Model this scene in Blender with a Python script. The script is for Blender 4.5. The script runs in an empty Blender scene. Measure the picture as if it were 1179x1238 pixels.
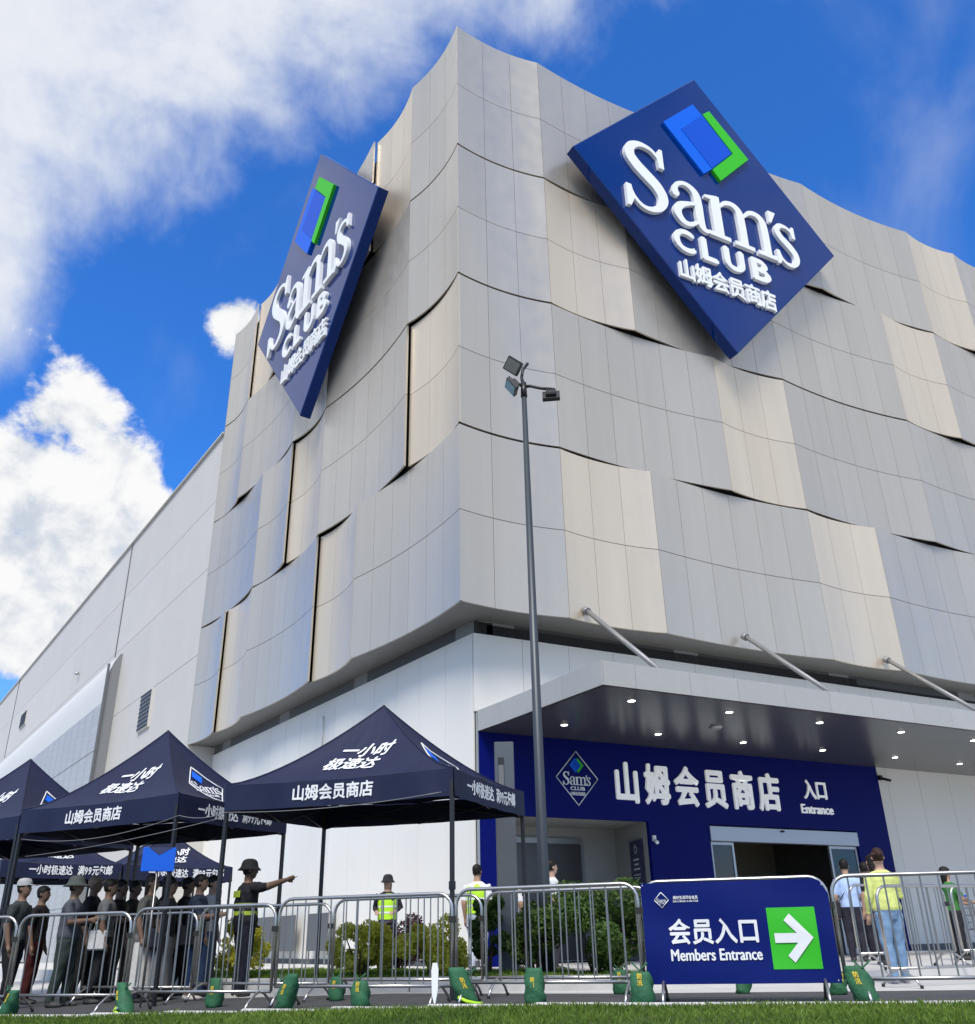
import bpy, bmesh, math, random
from mathutils import Vector, Matrix
import numpy as np
from mathutils import noise as mnoise
random.seed(7); rng = np.random.default_rng(7)
R = math.radians
SC = bpy.context.scene
COL = SC.collection

# ------------------------------------------------------------------ camera
CAM = Vector((-8.013, -16.118, 0.60))
cd = bpy.data.cameras.new('camera'); cam = bpy.data.objects.new('camera', cd); COL.objects.link(cam)
rot = Matrix(((0.88385, -0.18343, -0.43031), (-0.46742, -0.38214, -0.79717), (-0.01822, 0.90572, -0.42349)))
cam.matrix_world = Matrix.Translation(CAM) @ rot.to_4x4()
cd.sensor_fit = 'HORIZONTAL'; cd.sensor_width = 36.0; cd.lens = 36.0 * 1105.17 / 1179.0
cd.clip_start = 0.05; cd.clip_end = 3000
SC.camera = cam

# ------------------------------------------------------------------ sky and sun
SUN_AZ, SUN_EL = 220.0, 52.0          # compass-like azimuth measured from +Y towards +X
sdir = Vector((math.sin(R(SUN_AZ)) * math.cos(R(SUN_EL)), math.cos(R(SUN_AZ)) * math.cos(R(SUN_EL)), math.sin(R(SUN_EL))))
W = bpy.data.worlds.new('World'); SC.world = W; W.use_nodes = True
nt = W.node_tree; nt.nodes.clear()
def N(t, **kw):
    n = nt.nodes.new(t)
    for k, v in kw.items(): setattr(n, k, v)
    return n
def lk(a, b): nt.links.new(a, b)
def mth(op, a, b=None, c=None, clamp=False):
    n = N('ShaderNodeMath', operation=op); n.use_clamp = clamp
    for i, v in enumerate((a, b, c)):
        if v is None: continue
        if isinstance(v, (int, float)): n.inputs[i].default_value = v
        else: lk(v, n.inputs[i])
    return n.outputs[0]
def sstep(v, lo, hi):
    n = N('ShaderNodeMapRange', interpolation_type='SMOOTHSTEP')
    lk(v, n.inputs['Value']); n.inputs['From Min'].default_value = lo; n.inputs['From Max'].default_value = hi
    return n.outputs['Result']
sky = N('ShaderNodeTexSky', sky_type='NISHITA'); sky.sun_disc = False
sky.sun_elevation = R(SUN_EL); sky.sun_rotation = R(SUN_AZ)
sky.altitude = 0; sky.air_density = 1.0; sky.dust_density = 0.3; sky.ozone_density = 3.0
tc = N('ShaderNodeTexCoord'); DIR = tc.outputs['Generated']
sep = N('ShaderNodeSeparateXYZ'); lk(DIR, sep.inputs[0])
zz = mth('ADD', mth('MAXIMUM', sep.outputs['Z'], 0.0), 0.22)
comb = N('ShaderNodeCombineXYZ')
lk(mth('DIVIDE', sep.outputs['X'], zz), comb.inputs[0]); lk(mth('DIVIDE', sep.outputs['Y'], zz), comb.inputs[1])
def noise(vec, scale, detail, rough, dist=0.0, off=0.0):
    mp = N('ShaderNodeMapping'); lk(vec, mp.inputs[0]); mp.inputs['Location'].default_value = (off, off * 1.7, off * 0.6)
    n = N('ShaderNodeTexNoise'); lk(mp.outputs[0], n.inputs['Vector'])
    n.inputs['Scale'].default_value = scale; n.inputs['Detail'].default_value = detail
    n.inputs['Roughness'].default_value = rough; n.inputs['Distortion'].default_value = dist
    return n.outputs['Fac']
big = noise(comb.outputs[0], 1.1, 4, 0.6, 0.2, 3.1)          # cloud fields over the whole sky
fine = noise(DIR, 9.0, 8, 0.60, 0.3, 0.0)                    # billows
wisp = noise(DIR, 2.6, 5, 0.55, 0.8, 5.0)                     # soft streaks
def blob(d, r0, r1):
    # soft bank of cloud around a direction: 1 inside r0, 0 outside r1 (chord length)
    sb = N('ShaderNodeVectorMath', operation='DISTANCE'); lk(DIR, sb.inputs[0])
    v = Vector(d).normalized(); sb.inputs[1].default_value = v
    return sstep(sb.outputs['Value'], r1, r0)
def add(*a):
    s = a[0]
    for b in a[1:]: s = mth('ADD', s, b)
    return s
def bank(L):
    f = None
    for d, r0, r1, w in L:
        t = mth('SUBTRACT', 1.0, mth('MULTIPLY', blob(d, r0, r1), w)); f = t if f is None else mth('MULTIPLY', f, t)
    return mth('SUBTRACT', 1.0, f)
# high, smooth sheet at upper left; low heaped clouds at left
veil = bank([((-0.50, 0.64, 0.58), .15, .45, .92), ((-0.26, 0.66, 0.72), .08, .46, .92), ((-0.03, 0.60, 0.80), .05, .33, .85), ((0.15, 0.50, 0.85), .04, .27, .75), ((0.33, 0.40, 0.85), .02, .25, .78), ((0.50, 0.30, 0.81), .0, .16, .55), ((-0.12, 0.80, 0.60), .01, .17, .80), ((-0.10, 0.85, 0.53), .0, .11, .65)])  # first bank lies out of view, added so the left sign reflects white
heap = bank([((0.01, 0.875, 0.487), .01, .075, .50), ((0.065, 0.885, 0.468), .01, .07, .52), ((0.078, 0.918, 0.40), .02, .085, .68), ((-0.03, 0.94, 0.35), .06, .17, .70),
             ((0.07, 0.955, 0.29), .04, .13, .66), ((0.145, 0.80, 0.58), .0, .062, .58), ((-0.05, 0.83, 0.55), .0, .08, .38)])
# the rest of the sky carries the same broken cloud
front = N('ShaderNodeVectorMath', operation='DOT_PRODUCT'); lk(DIR, front.inputs[0]); front.inputs[1].default_value = (0.43, 0.80, 0.42)
away = sstep(front.outputs['Value'], .82, .40)
gen = mth('MULTIPLY', sstep(big, .34, .56), away)
puff = noise(DIR, 17.0, 6, 0.6, 0.2, 2.0)
dv = add(veil, mth('MULTIPLY', mth('SUBTRACT', wisp, .5), .9), mth('MULTIPLY', mth('SUBTRACT', fine, .5), .85), mth('MULTIPLY', mth('SUBTRACT', puff, .5), .35))
cv = mth('MULTIPLY', sstep(dv, .30, .98), .92)
dh = add(heap, mth('MULTIPLY', mth('SUBTRACT', fine, .5), 1.5), mth('MULTIPLY', mth('SUBTRACT', puff, .5), .5))
ch_ = sstep(dh, .34, .54)
cover = mth('MAXIMUM', mth('MAXIMUM', cv, ch_), mth('MULTIPLY', gen, .85))
cover = mth('MAXIMUM', cover, mth('MULTIPLY', sstep(wisp, .50, .78), .22))   # thin veil in the blue
cover = mth('MULTIPLY', cover, sstep(sep.outputs['Z'], -.02, .05))
thick = sstep(add(mth('MULTIPLY', puff, 1.3), mth('MULTIPLY', fine, .5), mth('MULTIPLY', dh, .2)), .75, 1.15)
ccol = N('ShaderNodeMix', data_type='RGBA'); lk(thick, ccol.inputs['Factor'])
ccol.inputs[6].default_value = (4.9, 5.4, 6.2, 1); ccol.inputs[7].default_value = (8.0, 8.0, 8.0, 1)
vcol = N('ShaderNodeMix', data_type='RGBA'); lk(sstep(mth('SUBTRACT', ch_, cv), -.25, .25), vcol.inputs['Factor'])
vmix = N('ShaderNodeMix', data_type='RGBA'); lk(sstep(dv, .5, 1.2), vmix.inputs['Factor']); vmix.inputs[6].default_value = (6.0, 6.5, 7.3, 1); vmix.inputs[7].default_value = (7.5, 7.6, 7.8, 1)
lk(vmix.outputs[2], vcol.inputs[6]); lk(ccol.outputs[2], vcol.inputs[7])
tint = N('ShaderNodeMix', data_type='RGBA', blend_type='MULTIPLY'); tint.inputs['Factor'].default_value = 1.0
lk(sky.outputs[0], tint.inputs[6]); tint.inputs[7].default_value = (0.38, 1.10, 2.05, 1)
mx = N('ShaderNodeMix', data_type='RGBA'); lk(cover, mx.inputs['Factor']); lk(tint.outputs[2], mx.inputs[6]); lk(vcol.outputs[2], mx.inputs[7])
bg = N('ShaderNodeBackground'); lk(mx.outputs[2], bg.inputs['Color']); bg.inputs['Strength'].default_value = 0.10
wo = N('ShaderNodeOutputWorld'); lk(bg.outputs[0], wo.inputs['Surface'])

sl = bpy.data.lights.new('sun', 'SUN'); sl.energy = 3.7; sl.angle = R(25); sl.color = (1.0, .93, .82)
sun = bpy.data.objects.new('sun', sl); COL.objects.link(sun); sun.rotation_euler = sdir.to_track_quat('Z', 'Y').to_euler()
VS = SC.view_settings; VS.view_transform = 'Standard'; VS.look = 'None'; VS.gamma = 1.0; VS.use_curve_mapping = False
VS.exposure = 0.27

# ------------------------------------------------------------------ materials
MATS = {}
def mat(name, col, rough=.6, metal=0.0, var=0.0, rnd=0.0, nscale=6.0, bump=0.0, bscale=40.0, spec=.5, stretch=(1, 1, 1), emit=None, trans=0.0, coat=0.0, alpha=1.0, dirt=0.0):
    m = bpy.data.materials.new(name); m.use_nodes = True
    t = m.node_tree; b = t.nodes['Principled BSDF']
    b.inputs['Roughness'].default_value = rough; b.inputs['Metallic'].default_value = metal
    b.inputs['Specular IOR Level'].default_value = spec
    b.inputs['Coat Weight'].default_value = coat; b.inputs['Coat Roughness'].default_value = .12
    if trans: b.inputs['Transmission Weight'].default_value = trans
    b.inputs['Base Color'].default_value = (*col, 1)
    if alpha < 1: b.inputs['Alpha'].default_value = alpha
    if emit: b.inputs['Emission Color'].default_value = (*col, 1); b.inputs['Emission Strength'].default_value = emit
    if var or rnd or bump or dirt:
        tcn = t.nodes.new('ShaderNodeTexCoord'); mp = t.nodes.new('ShaderNodeMapping'); mp.inputs['Scale'].default_value = stretch
        t.links.new(tcn.outputs['Object'], mp.inputs[0])
    fac = None
    if var or rnd:
        val = t.nodes.new('ShaderNodeValue'); val.outputs[0].default_value = 1.0; fac = val.outputs[0]
        if var:
            nz = t.nodes.new('ShaderNodeTexNoise'); nz.inputs['Scale'].default_value = nscale; nz.inputs['Detail'].default_value = 5
            t.links.new(mp.outputs[0], nz.inputs['Vector'])
            mr = t.nodes.new('ShaderNodeMapRange'); mr.inputs['From Min'].default_value = .25; mr.inputs['From Max'].default_value = .75
            mr.inputs['To Min'].default_value = 1 - var; mr.inputs['To Max'].default_value = 1 + var
            t.links.new(nz.outputs['Fac'], mr.inputs['Value']); fac = mr.outputs['Result']
        if rnd:
            oi = t.nodes.new('ShaderNodeObjectInfo'); mr2 = t.nodes.new('ShaderNodeMapRange')
            mr2.inputs['To Min'].default_value = 1 - rnd; mr2.inputs['To Max'].default_value = 1 + rnd
            t.links.new(oi.outputs['Random'], mr2.inputs['Value'])
            mu = t.nodes.new('ShaderNodeMath'); mu.operation = 'MULTIPLY'; t.links.new(fac, mu.inputs[0]); t.links.new(mr2.outputs['Result'], mu.inputs[1]); fac = mu.outputs[0]
        vm = t.nodes.new('ShaderNodeVectorMath'); vm.operation = 'SCALE'; vm.inputs[0].default_value = col
        t.links.new(fac, vm.inputs['Scale']); t.links.new(vm.outputs[0], b.inputs['Base Color'])
    if dirt:
        nz3 = t.nodes.new('ShaderNodeTexNoise'); nz3.inputs['Scale'].default_value = 2.5; nz3.inputs['Detail'].default_value = 8
        t.links.new(tcn.outputs['Object'], nz3.inputs['Vector'])
        mr3 = t.nodes.new('ShaderNodeMapRange'); mr3.inputs['From Min'].default_value = .3; mr3.inputs['From Max'].default_value = .7
        mr3.inputs['To Min'].default_value = rough - dirt; mr3.inputs['To Max'].default_value = min(1, rough + dirt)
        t.links.new(nz3.outputs['Fac'], mr3.inputs['Value']); t.links.new(mr3.outputs['Result'], b.inputs['Roughness'])
    if bump:
        nz2 = t.nodes.new('ShaderNodeTexNoise'); nz2.inputs['Scale'].default_value = bscale; nz2.inputs['Detail'].default_value = 4
        t.links.new(mp.outputs[0], nz2.inputs['Vector'])
        bp = t.nodes.new('ShaderNodeBump'); bp.inputs['Strength'].default_value = bump; bp.inputs['Distance'].default_value = .02
        t.links.new(nz2.outputs['Fac'], bp.inputs['Height']); t.links.new(bp.outputs[0], b.inputs['Normal'])
    MATS[name] = m
    return m
M = MATS
mat('panel_grey', (.55, .505, .425), .34, .62, var=.035, rnd=.03, nscale=.9, stretch=(3, 3, .18), dirt=.05)
mat('panel_blue', (.52, .48, .41), .34, .60, var=.035, rnd=.035, nscale=.9, stretch=(3, 3, .18), dirt=.05)
mat('panel_beige', (.69, .595, .455), .36, .55, var=.035, rnd=.03, nscale=.9, stretch=(3, 3, .18), dirt=.05)
mat('backing', (.03, .03, .032), .8)
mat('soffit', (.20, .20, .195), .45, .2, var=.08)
mat('white_panel', (.71, .695, .645), .42, .0, var=.03, rnd=.03, nscale=.6, stretch=(1, 1, .3), dirt=.08)
mat('side_panel', (.52, .50, .46), .6, .0, var=.03, rnd=.03, nscale=.6)
_m = MATS['side_panel']; _t = _m.node_tree; _w = _t.nodes.new('ShaderNodeTexWave'); _w.bands_direction = 'Y'; _w.inputs['Scale'].default_value = .9; _tc2 = _t.nodes.new('ShaderNodeTexCoord')
_bp = _t.nodes.new('ShaderNodeBump'); _bp.inputs['Strength'].default_value = .35; _bp.inputs['Distance'].default_value = .02
_t.links.new(_tc2.outputs['Object'], _w.inputs['Vector']); _t.links.new(_w.outputs['Fac'], _bp.inputs['Height']); _t.links.new(_bp.outputs[0], _t.nodes['Principled BSDF'].inputs['Normal'])
mat('fascia', (.40, .395, .37), .38, .15, rnd=.03, var=.03)
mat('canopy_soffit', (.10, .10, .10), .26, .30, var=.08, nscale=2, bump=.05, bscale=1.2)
mat('lamp_glow', (1, .97, .92), emit=9)
mat('strut', (.22, .225, .23), .45, .3)
mat('dark_band', (.075, .08, .085), .5, rnd=.2)
mat('band_pier', (.22, .225, .23), .5)
mat('entrance_blue', (.001, .005, .115), .45, spec=.1, var=.08, nscale=1.0)
sn = mat('sign_navy', (.001, .024, .15), .4, spec=.0, coat=1.0, var=.05, nscale=.5)
sn.node_tree.nodes['Principled BSDF'].inputs['Coat IOR'].default_value = 1.38; sn.node_tree.nodes['Principled BSDF'].inputs['Coat Roughness'].default_value = .04
mat('logo_blue_light', (.002, .115, .66), .45, spec=.15)
mat('logo_blue', (.002, .075, .52), .45, spec=.15)
mat('logo_green', (.04, .46, .02), .45, spec=.15)
mat('letter_white', (.76, .78, .78), .45)
mat('letter_lit', (.80, .82, .82), .5)
MATS['letter_lit'].node_tree.nodes['Principled BSDF'].inputs['Emission Color'].default_value = (1, 1, 1, 1); MATS['letter_lit'].node_tree.nodes['Principled BSDF'].inputs['Emission Strength'].default_value = .18
mat('print_white', (.68, .70, .72), .6)
mat('alu', (.42, .44, .46), .35, .7)
mat('glass_dark', (.012, .02, .025), .06, spec=.8)
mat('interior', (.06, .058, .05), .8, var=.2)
mat('interior_warm', (.16, .14, .10), .7, var=.1)
mat('niche_wall', (.36, .365, .35), .6, var=.03)
mat('lift_door', (.10, .10, .10), .35, .5)
mat('black', (.012, .012, .013), .45)
mat('tent_navy', (.005, .009, .038), .55, spec=.35, var=.10, nscale=3, bump=.55, bscale=3.5, stretch=(1, 1, .6))
mat('tent_pole', (.03, .032, .036), .4, .5)
mat('steel', (.50, .49, .47), .30, .9, var=.06, rnd=.05, nscale=5)
mat('steel_dull', (.30, .295, .285), .38, .85, var=.08, rnd=.08, nscale=5)
mat('bag_green', (.018, .105, .045), .75, bump=.5, bscale=22, var=.18, nscale=9)
mat('yellow_print', (.62, .46, .03), .6)
mat('hi_vis', (.42, .75, .02), .6)
mat('asphalt', (.060, .061, .064), .9, var=.18, nscale=3, bump=.4, bscale=90)
mat('concrete', (.47, .465, .45), .85, var=.10, nscale=1.5, bump=.15, bscale=60)
mat('kerb', (.42, .42, .41), .85, var=.12, nscale=4, rnd=.05, bump=.2, bscale=40)
mat('paving', (.52, .515, .50), .75, var=.08, nscale=2, rnd=.06)
mat('soil', (.045, .05, .022), .95, var=.3, nscale=12)
mat('lawn', (.05, .10, .018), .9, var=.35, nscale=8)
mat('lamp_pole', (.055, .065, .075), .45, .4, var=.05)
mat('totem', (.10, .11, .12), .4, .4, var=.04)
pm = mat('perforated', (.45, .46, .46), .5, .3)
_t = pm.node_tree; _b = _t.nodes['Principled BSDF']; _c = _t.nodes.new('ShaderNodeTexCoord'); _m = _t.nodes.new('ShaderNodeMapping'); _m.inputs['Rotation'].default_value = (math.pi / 2, 0, math.pi / 2)
_k = _t.nodes.new('ShaderNodeTexBrick'); _k.inputs['Scale'].default_value = 1.0; _k.inputs['Brick Width'].default_value = .34; _k.inputs['Row Height'].default_value = .17; _k.inputs['Mortar Size'].default_value = .03; _k.inputs['Mortar Smooth'].default_value = .6
_k.inputs['Color1'].default_value = (.47, .46, .44, 1); _k.inputs['Color2'].default_value = (.44, .43, .41, 1); _k.inputs['Mortar'].default_value = (.40, .39, .37, 1)
_t.links.new(_c.outputs['Object'], _m.inputs[0]); _t.links.new(_m.outputs[0], _k.inputs['Vector']); _t.links.new(_k.outputs['Color'], _b.inputs['Base Color'])
mat('roof_metal', (.56, .56, .54), .6, .0)
mat('board_blue', (.0, .10, .62), .4)
mat('board_blue_dark', (.03, .035, .10), .5)
mat('grey_board', (.12, .125, .13), .55, .2, rnd=.1)
mat('rubber', (.015, .015, .015), .8)
mat('wood', (.10, .07, .045), .9)

def foliage_mat(name, c1, c2):
    m = bpy.data.materials.new(name); m.use_nodes = True; t = m.node_tree; b = t.nodes['Principled BSDF']
    at = t.nodes.new('ShaderNodeAttribute'); at.attribute_name = 'tone'
    mxx = t.nodes.new('ShaderNodeMix'); mxx.data_type = 'RGBA'
    t.links.new(at.outputs['Fac'], mxx.inputs['Factor']); mxx.inputs[6].default_value = (*c1, 1); mxx.inputs[7].default_value = (*c2, 1)
    t.links.new(mxx.outputs[2], b.inputs['Base Color']); b.inputs['Roughness'].default_value = .55
    b.inputs['Specular IOR Level'].default_value = .3
    tr = t.nodes.new('ShaderNodeBsdfTranslucent'); t.links.new(mxx.outputs[2], tr.inputs['Color'])
    ms = t.nodes.new('ShaderNodeMixShader'); ms.inputs[0].default_value = .3
    t.links.new(b.outputs[0], ms.inputs[1]); t.links.new(tr.outputs[0], ms.inputs[2])
    t.links.new(ms.outputs[0], t.nodes['Material Output'].inputs['Surface'])
    MATS[name] = m
foliage_mat('leaf_yellow', (.44, .45, .035), (.82, .76, .12))
foliage_mat('leaf_green', (.030, .075, .014), (.085, .14, .025))
foliage_mat('leaf_purple', (.035, .018, .022), (.075, .035, .035))
foliage_mat('grass_blade', (.055, .115, .012), (.19, .29, .045))

# ------------------------------------------------------------------ mesh helpers
class MB:
    def __init__(s): s.v = []; s.f = []; s.m = []; s.sm = []
    def add(s, vs, fs, mi=0, smooth=False):
        o = len(s.v); s.v += [tuple(p) for p in vs]
        for f in fs: s.f.append(tuple(i + o for i in f)); s.m.append(mi); s.sm.append(smooth)
    def box(s, c, d, rz=0.0, mi=0, rot=None):
        c = Vector(c); h = Vector(d) / 2
        mt = rot if rot is not None else Matrix.Rotation(rz, 3, 'Z')
        vs = [c + mt @ Vector((x * h.x, y * h.y, z * h.z)) for x in (-1, 1) for y in (-1, 1) for z in (-1, 1)]
        s.add(vs, [(0, 1, 3, 2), (4, 6, 7, 5), (0, 4, 5, 1), (2, 3, 7, 6), (0, 2, 6, 4), (1, 5, 7, 3)], mi)
        return s
    def cbox(s, c, d, ch=.01, rz=0.0, mi=0):
        # box with chamfered vertical and horizontal edges via bmesh
        bm = bmesh.new(); bmesh.ops.create_cube(bm, size=1.0)
        for v in bm.verts: v.co = Vector((v.co.x * d[0], v.co.y * d[1], v.co.z * d[2]))
        bmesh.ops.bevel(bm, geom=bm.edges[:], offset=ch, segments=1, affect='EDGES')
        mt = Matrix.Translation(c) @ Matrix.Rotation(rz, 4, 'Z')
        bm.verts.ensure_lookup_table(); bm.verts.index_update()
        s.add([mt @ v.co for v in bm.verts], [[v.index for v in f.verts] for f in bm.faces], mi); bm.free(); return s
    def tube(s, pts, r, n=8, mi=0, caps=True, smooth=True, closed=False):
        pts = [Vector(p) for p in pts]; rs = r if isinstance(r, (list, tuple)) else [r] * len(pts)
        o = len(s.v); k = len(pts); ref = None
        for i, p in enumerate(pts):
            if closed: d = (pts[(i + 1) % k] - pts[i - 1])
            else: d = (pts[min(i + 1, k - 1)] - pts[max(i - 1, 0)])
            d.normalize()
            if ref is None:
                ref = Vector((0, 0, 1)) if abs(d.z) < .9 else Vector((1, 0, 0))
            a = (ref - d * ref.dot(d)).normalized(); ref = a; b = d.cross(a)
            for j in range(n):
                t = 2 * math.pi * j / n; s.v.append(tuple(p + (a * math.cos(t) + b * math.sin(t)) * rs[i]))
        for i in range(k if closed else k - 1):
            for j in range(n):
                i2 = (i + 1) % k
                s.f.append((o + i * n + j, o + i * n + (j + 1) % n, o + i2 * n + (j + 1) % n, o + i2 * n + j)); s.m.append(mi); s.sm.append(smooth)
        if caps and not closed:
            s.f.append(tuple(o + j for j in reversed(range(n)))); s.m.append(mi); s.sm.append(False)
            s.f.append(tuple(o + (k - 1) * n + j for j in range(n))); s.m.append(mi); s.sm.append(False)
        return s
    def loft(s, rings, mi=0, smooth=True, caps=True):
        o = len(s.v); n = len(rings[0])
        for rg in rings: s.v += [tuple(p) for p in rg]
        for i in range(len(rings) - 1):
            for j in range(n):
                s.f.append((o + i * n + j, o + i * n + (j + 1) % n, o + (i + 1) * n + (j + 1) % n, o + (i + 1) * n + j)); s.m.append(mi); s.sm.append(smooth)
        if caps:
            s.f.append(tuple(o + j for j in reversed(range(n)))); s.m.append(mi); s.sm.append(False)
            l = o + (len(rings) - 1) * n
            s.f.append(tuple(l + j for j in range(n))); s.m.append(mi); s.sm.append(False)
        return s
    def ell(s, c, r, n=10, k=7, mi=0, rot=None, zmin=-1.0):
        c = Vector(c); rings = []
        for i in range(k + 1):
            z = zmin + (1 - zmin) * i / k; z = max(-.995, min(.995, z)); q = math.sqrt(1 - z * z)
            rg = [Vector((q * math.cos(2 * math.pi * j / n) * r[0], q * math.sin(2 * math.pi * j / n) * r[1], z * r[2])) for j in range(n)]
            if rot is not None: rg = [rot @ p for p in rg]
            rings.append([c + p for p in rg])
        return s.loft(rings, mi)
    def prism(s, poly, z0, z1, mi=0, fn=None):
        # poly: list of (a,b) counter-clockwise; extruded from z0 to z1; fn maps (a,b,c) to a point
        fn = fn or (lambda a, b, c: (a, b, c)); n = len(poly)
        vs = [fn(a, b, z0) for a, b in poly] + [fn(a, b, z1) for a, b in poly]
        s.add(vs, [tuple(reversed(range(n))), tuple(range(n, 2 * n))] + [(i, (i + 1) % n, n + (i + 1) % n, n + i) for i in range(n)], mi)
        return s
    def mesh(s, name, fix=True):
        me = bpy.data.meshes.new(name); me.from_pydata(s.v, [], s.f)
        me.polygons.foreach_set('material_index', s.m); me.polygons.foreach_set('use_smooth', s.sm)
        if fix:
            bm = bmesh.new(); bm.from_mesh(me); bmesh.ops.recalc_face_normals(bm, faces=bm.faces[:]); bm.to_mesh(me); bm.free()
        me.update(); return me
    def build(s, name, mats, parent=None, fix=True, **tags):
        me = s.mesh(name, fix)
        return link(name, me, mats, parent, **tags)
def link(name, me, mats, parent=None, **tags):
    if not isinstance(mats, (list, tuple)): mats = [mats]
    if len(me.materials) == 0:
        for m in mats: me.materials.append(MATS[m] if isinstance(m, str) else m)
    o = bpy.data.objects.new(name, me); COL.objects.link(o)
    if parent is not None: o.parent = parent
    for k, v in tags.items(): o[k] = v
    return o
def thing(name, label, category, loc=(0, 0, 0), rz=0.0, group=None):
    o = bpy.data.objects.new(name, None); COL.objects.link(o); o.empty_display_size = .2
    o.location = loc; o.rotation_euler = (0, 0, rz); o['label'] = label; o['category'] = category
    if group: o['group'] = group
    return o
def inst(src, parent, loc=(0, 0, 0), rz=0.0):
    c = bpy.data.objects.new(src.name.split('.')[0], src.data); COL.objects.link(c); c.parent = parent; c.location = loc; c.rotation_euler = (0, 0, rz); return c

_tc = {}
def text_geo(body, bold=0.0, res=3):
    # triangulated outline of a string in the built-in font, size 1, baseline at 0
    key = (body, bold, res)
    if key in _tc: return _tc[key]
    cu = bpy.data.curves.new('t', 'FONT'); cu.body = body; cu.size = 1.0; cu.resolution_u = res; cu.fill_mode = 'NONE'
    cu.offset = bold
    cu.fill_mode = 'BOTH'; cu.extrude = .5
    ob = bpy.data.objects.new('t', cu); COL.objects.link(ob)
    dg = bpy.context.evaluated_depsgraph_get(); me = bpy.data.meshes.new_from_object(ob.evaluated_get(dg))
    vs = np.array([v.co[:] for v in me.vertices]).reshape(-1, 3); fs = [tuple(p.vertices) for p in me.polygons]
    bpy.data.objects.remove(ob); bpy.data.curves.remove(cu); bpy.data.meshes.remove(me)
    _tc[key] = (vs, fs); return vs, fs
def text_fit(mb, body, box, fn, c0, c1, bold=0.0, mi=0, slant=0.0):
    # fit the string's ink box into box=(a0,a1,b0,b1), thickness c0..c1, mapped by fn(a,b,c)
    vs, fs = text_geo(body, 0.0, 4); lo = vs.min(0); hi = vs.max(0)
    a0, a1, b0, b1 = box; kx = (a1 - a0) / (hi[0] - lo[0]); ky = (b1 - b0) / (hi[1] - lo[1]); e = bold * ky; n = 0
    for ox, oy in ([(0, 0), (e, 0), (-e, 0), (0, e * .7), (0, -e * .7)] if bold else [(0, 0)]):
        d = c1 + n * .02 * (c1 - c0); n += 1; out = []
        for x, y, z in vs:
            a = a0 + (x - lo[0]) * kx + ox; b = b0 + (y - lo[1]) * ky + oy
            out.append(fn(a + slant * (b - b0), b, c0 + (z + .5) * (d - c0)))
        mb.add(out, fs, mi)
    return mb
def glyph(mb, ch, a, b, sx, sy, fn, c0, c1, bold=0.0, mi=0):
    # one CJK character in an em cell whose lower-left corner is at (a,b); heavier by overprinting
    vs, fs = text_geo(ch, .004); n = 0
    offs = [(0, 0), (bold, 0), (-bold, 0), (0, bold), (0, -bold)] if bold else [(0, 0)]
    for ox, oy in offs:
        d = c1 + n * .02 * (c1 - c0); n += 1
        mb.add([fn(a + (x + ox) * sx, b + (y + oy + .12) * sy, c0 + (z + .5) * (d - c0)) for x, y, z in vs], fs, mi)
    return mb
def glyphs(mb, body, a0, a1, b0, h, fn, c0, c1, bold=0.0, mi=0, slant=0.0):
    # a row of glyph cells fitted between a0 and a1; latin digits and spaces take half a cell
    wd = [.55 if ord(c) < 128 else 1.0 for c in body]; k = (a1 - a0) / sum(wd); x = a0
    for c, w in zip(body, wd):
        if c != ' ':
            f2 = (lambda a, b, cc: fn(a + slant * (b - b0), b, cc)) if slant else fn
            glyph(mb, c, x, b0, k * (1.0 if w == 1 else .95), h, f2, c0, c1, bold, mi)
        x += w * k
    return mb

# ------------------------------------------------------------------ frame of the place
ANG = R(-6.4993); U = Vector((math.sin(ANG), math.cos(ANG), 0)); NL = Vector((-math.cos(ANG), math.sin(ANG), 0))
def PR(x, o, z): return Vector((x, -o, z))                 # right facade: along, outward, up
def PL(u, o, z): return U * u + NL * o + Vector((0, 0, z)) # left facade
FLOOR = .12

# ------------------------------------------------------------------ ground
def gz(x): return -.13 * min(1.0, max(0.0, (-3.0 - x) / 3.7))
def flat(name, poly, dz, m, **tags):
    bm = bmesh.new(); bm.faces.new([bm.verts.new((x, y, 0)) for x, y in poly])
    for x in (-6.7, -3.0): bmesh.ops.bisect_plane(bm, geom=bm.verts[:] + bm.edges[:] + bm.faces[:], plane_co=(x, 0, 0), plane_no=(1, 0, 0))
    for v in bm.verts: v.co.z = gz(v.co.x) + dz
    me = bpy.data.meshes.new(name); bm.to_mesh(me); bm.free(); return link(name, me, m, None, **tags)
flat('ground', [(-900, -900), (900, -900), (900, 900), (-900, 900)], 0, 'concrete', kind='structure')
flat('road', [(-60, 62), (-9.0, -1.4), (-5.2, -5.1), (-2.3, -8.35), (-.8, -9.6), (.9, -10.9), (4, -13), (5.5, -11.5), (1.0, -8.0), (-1.2, -6.2), (-4.9, -1.9), (-9.5, 12), (-26, 62)], .006, 'asphalt', kind='structure')
fore = MB(); fore.prism([(-.4, -5.6), (1.6, -6.2), (60, -6.2), (60, 2.0), (0.9, 2.0), (-1.5, 24), (-8.5, 24), (-4.4, 3.4), (-.6, -.6)], -.2, FLOOR)
fore.build('forecourt', 'paving', None, kind='structure')
# ------------------------------------------------------------------ store building
store = thing('store_building', 'big grey and beige panelled store with wavy cladding above a white ground floor', 'building')
ZR = [7.0, 11.28, 15.58, 19.92, 24.55]; ZM = [9.11, 13.39, 17.72, 22.2]
MR, ML = 2.70, 2.53
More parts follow.
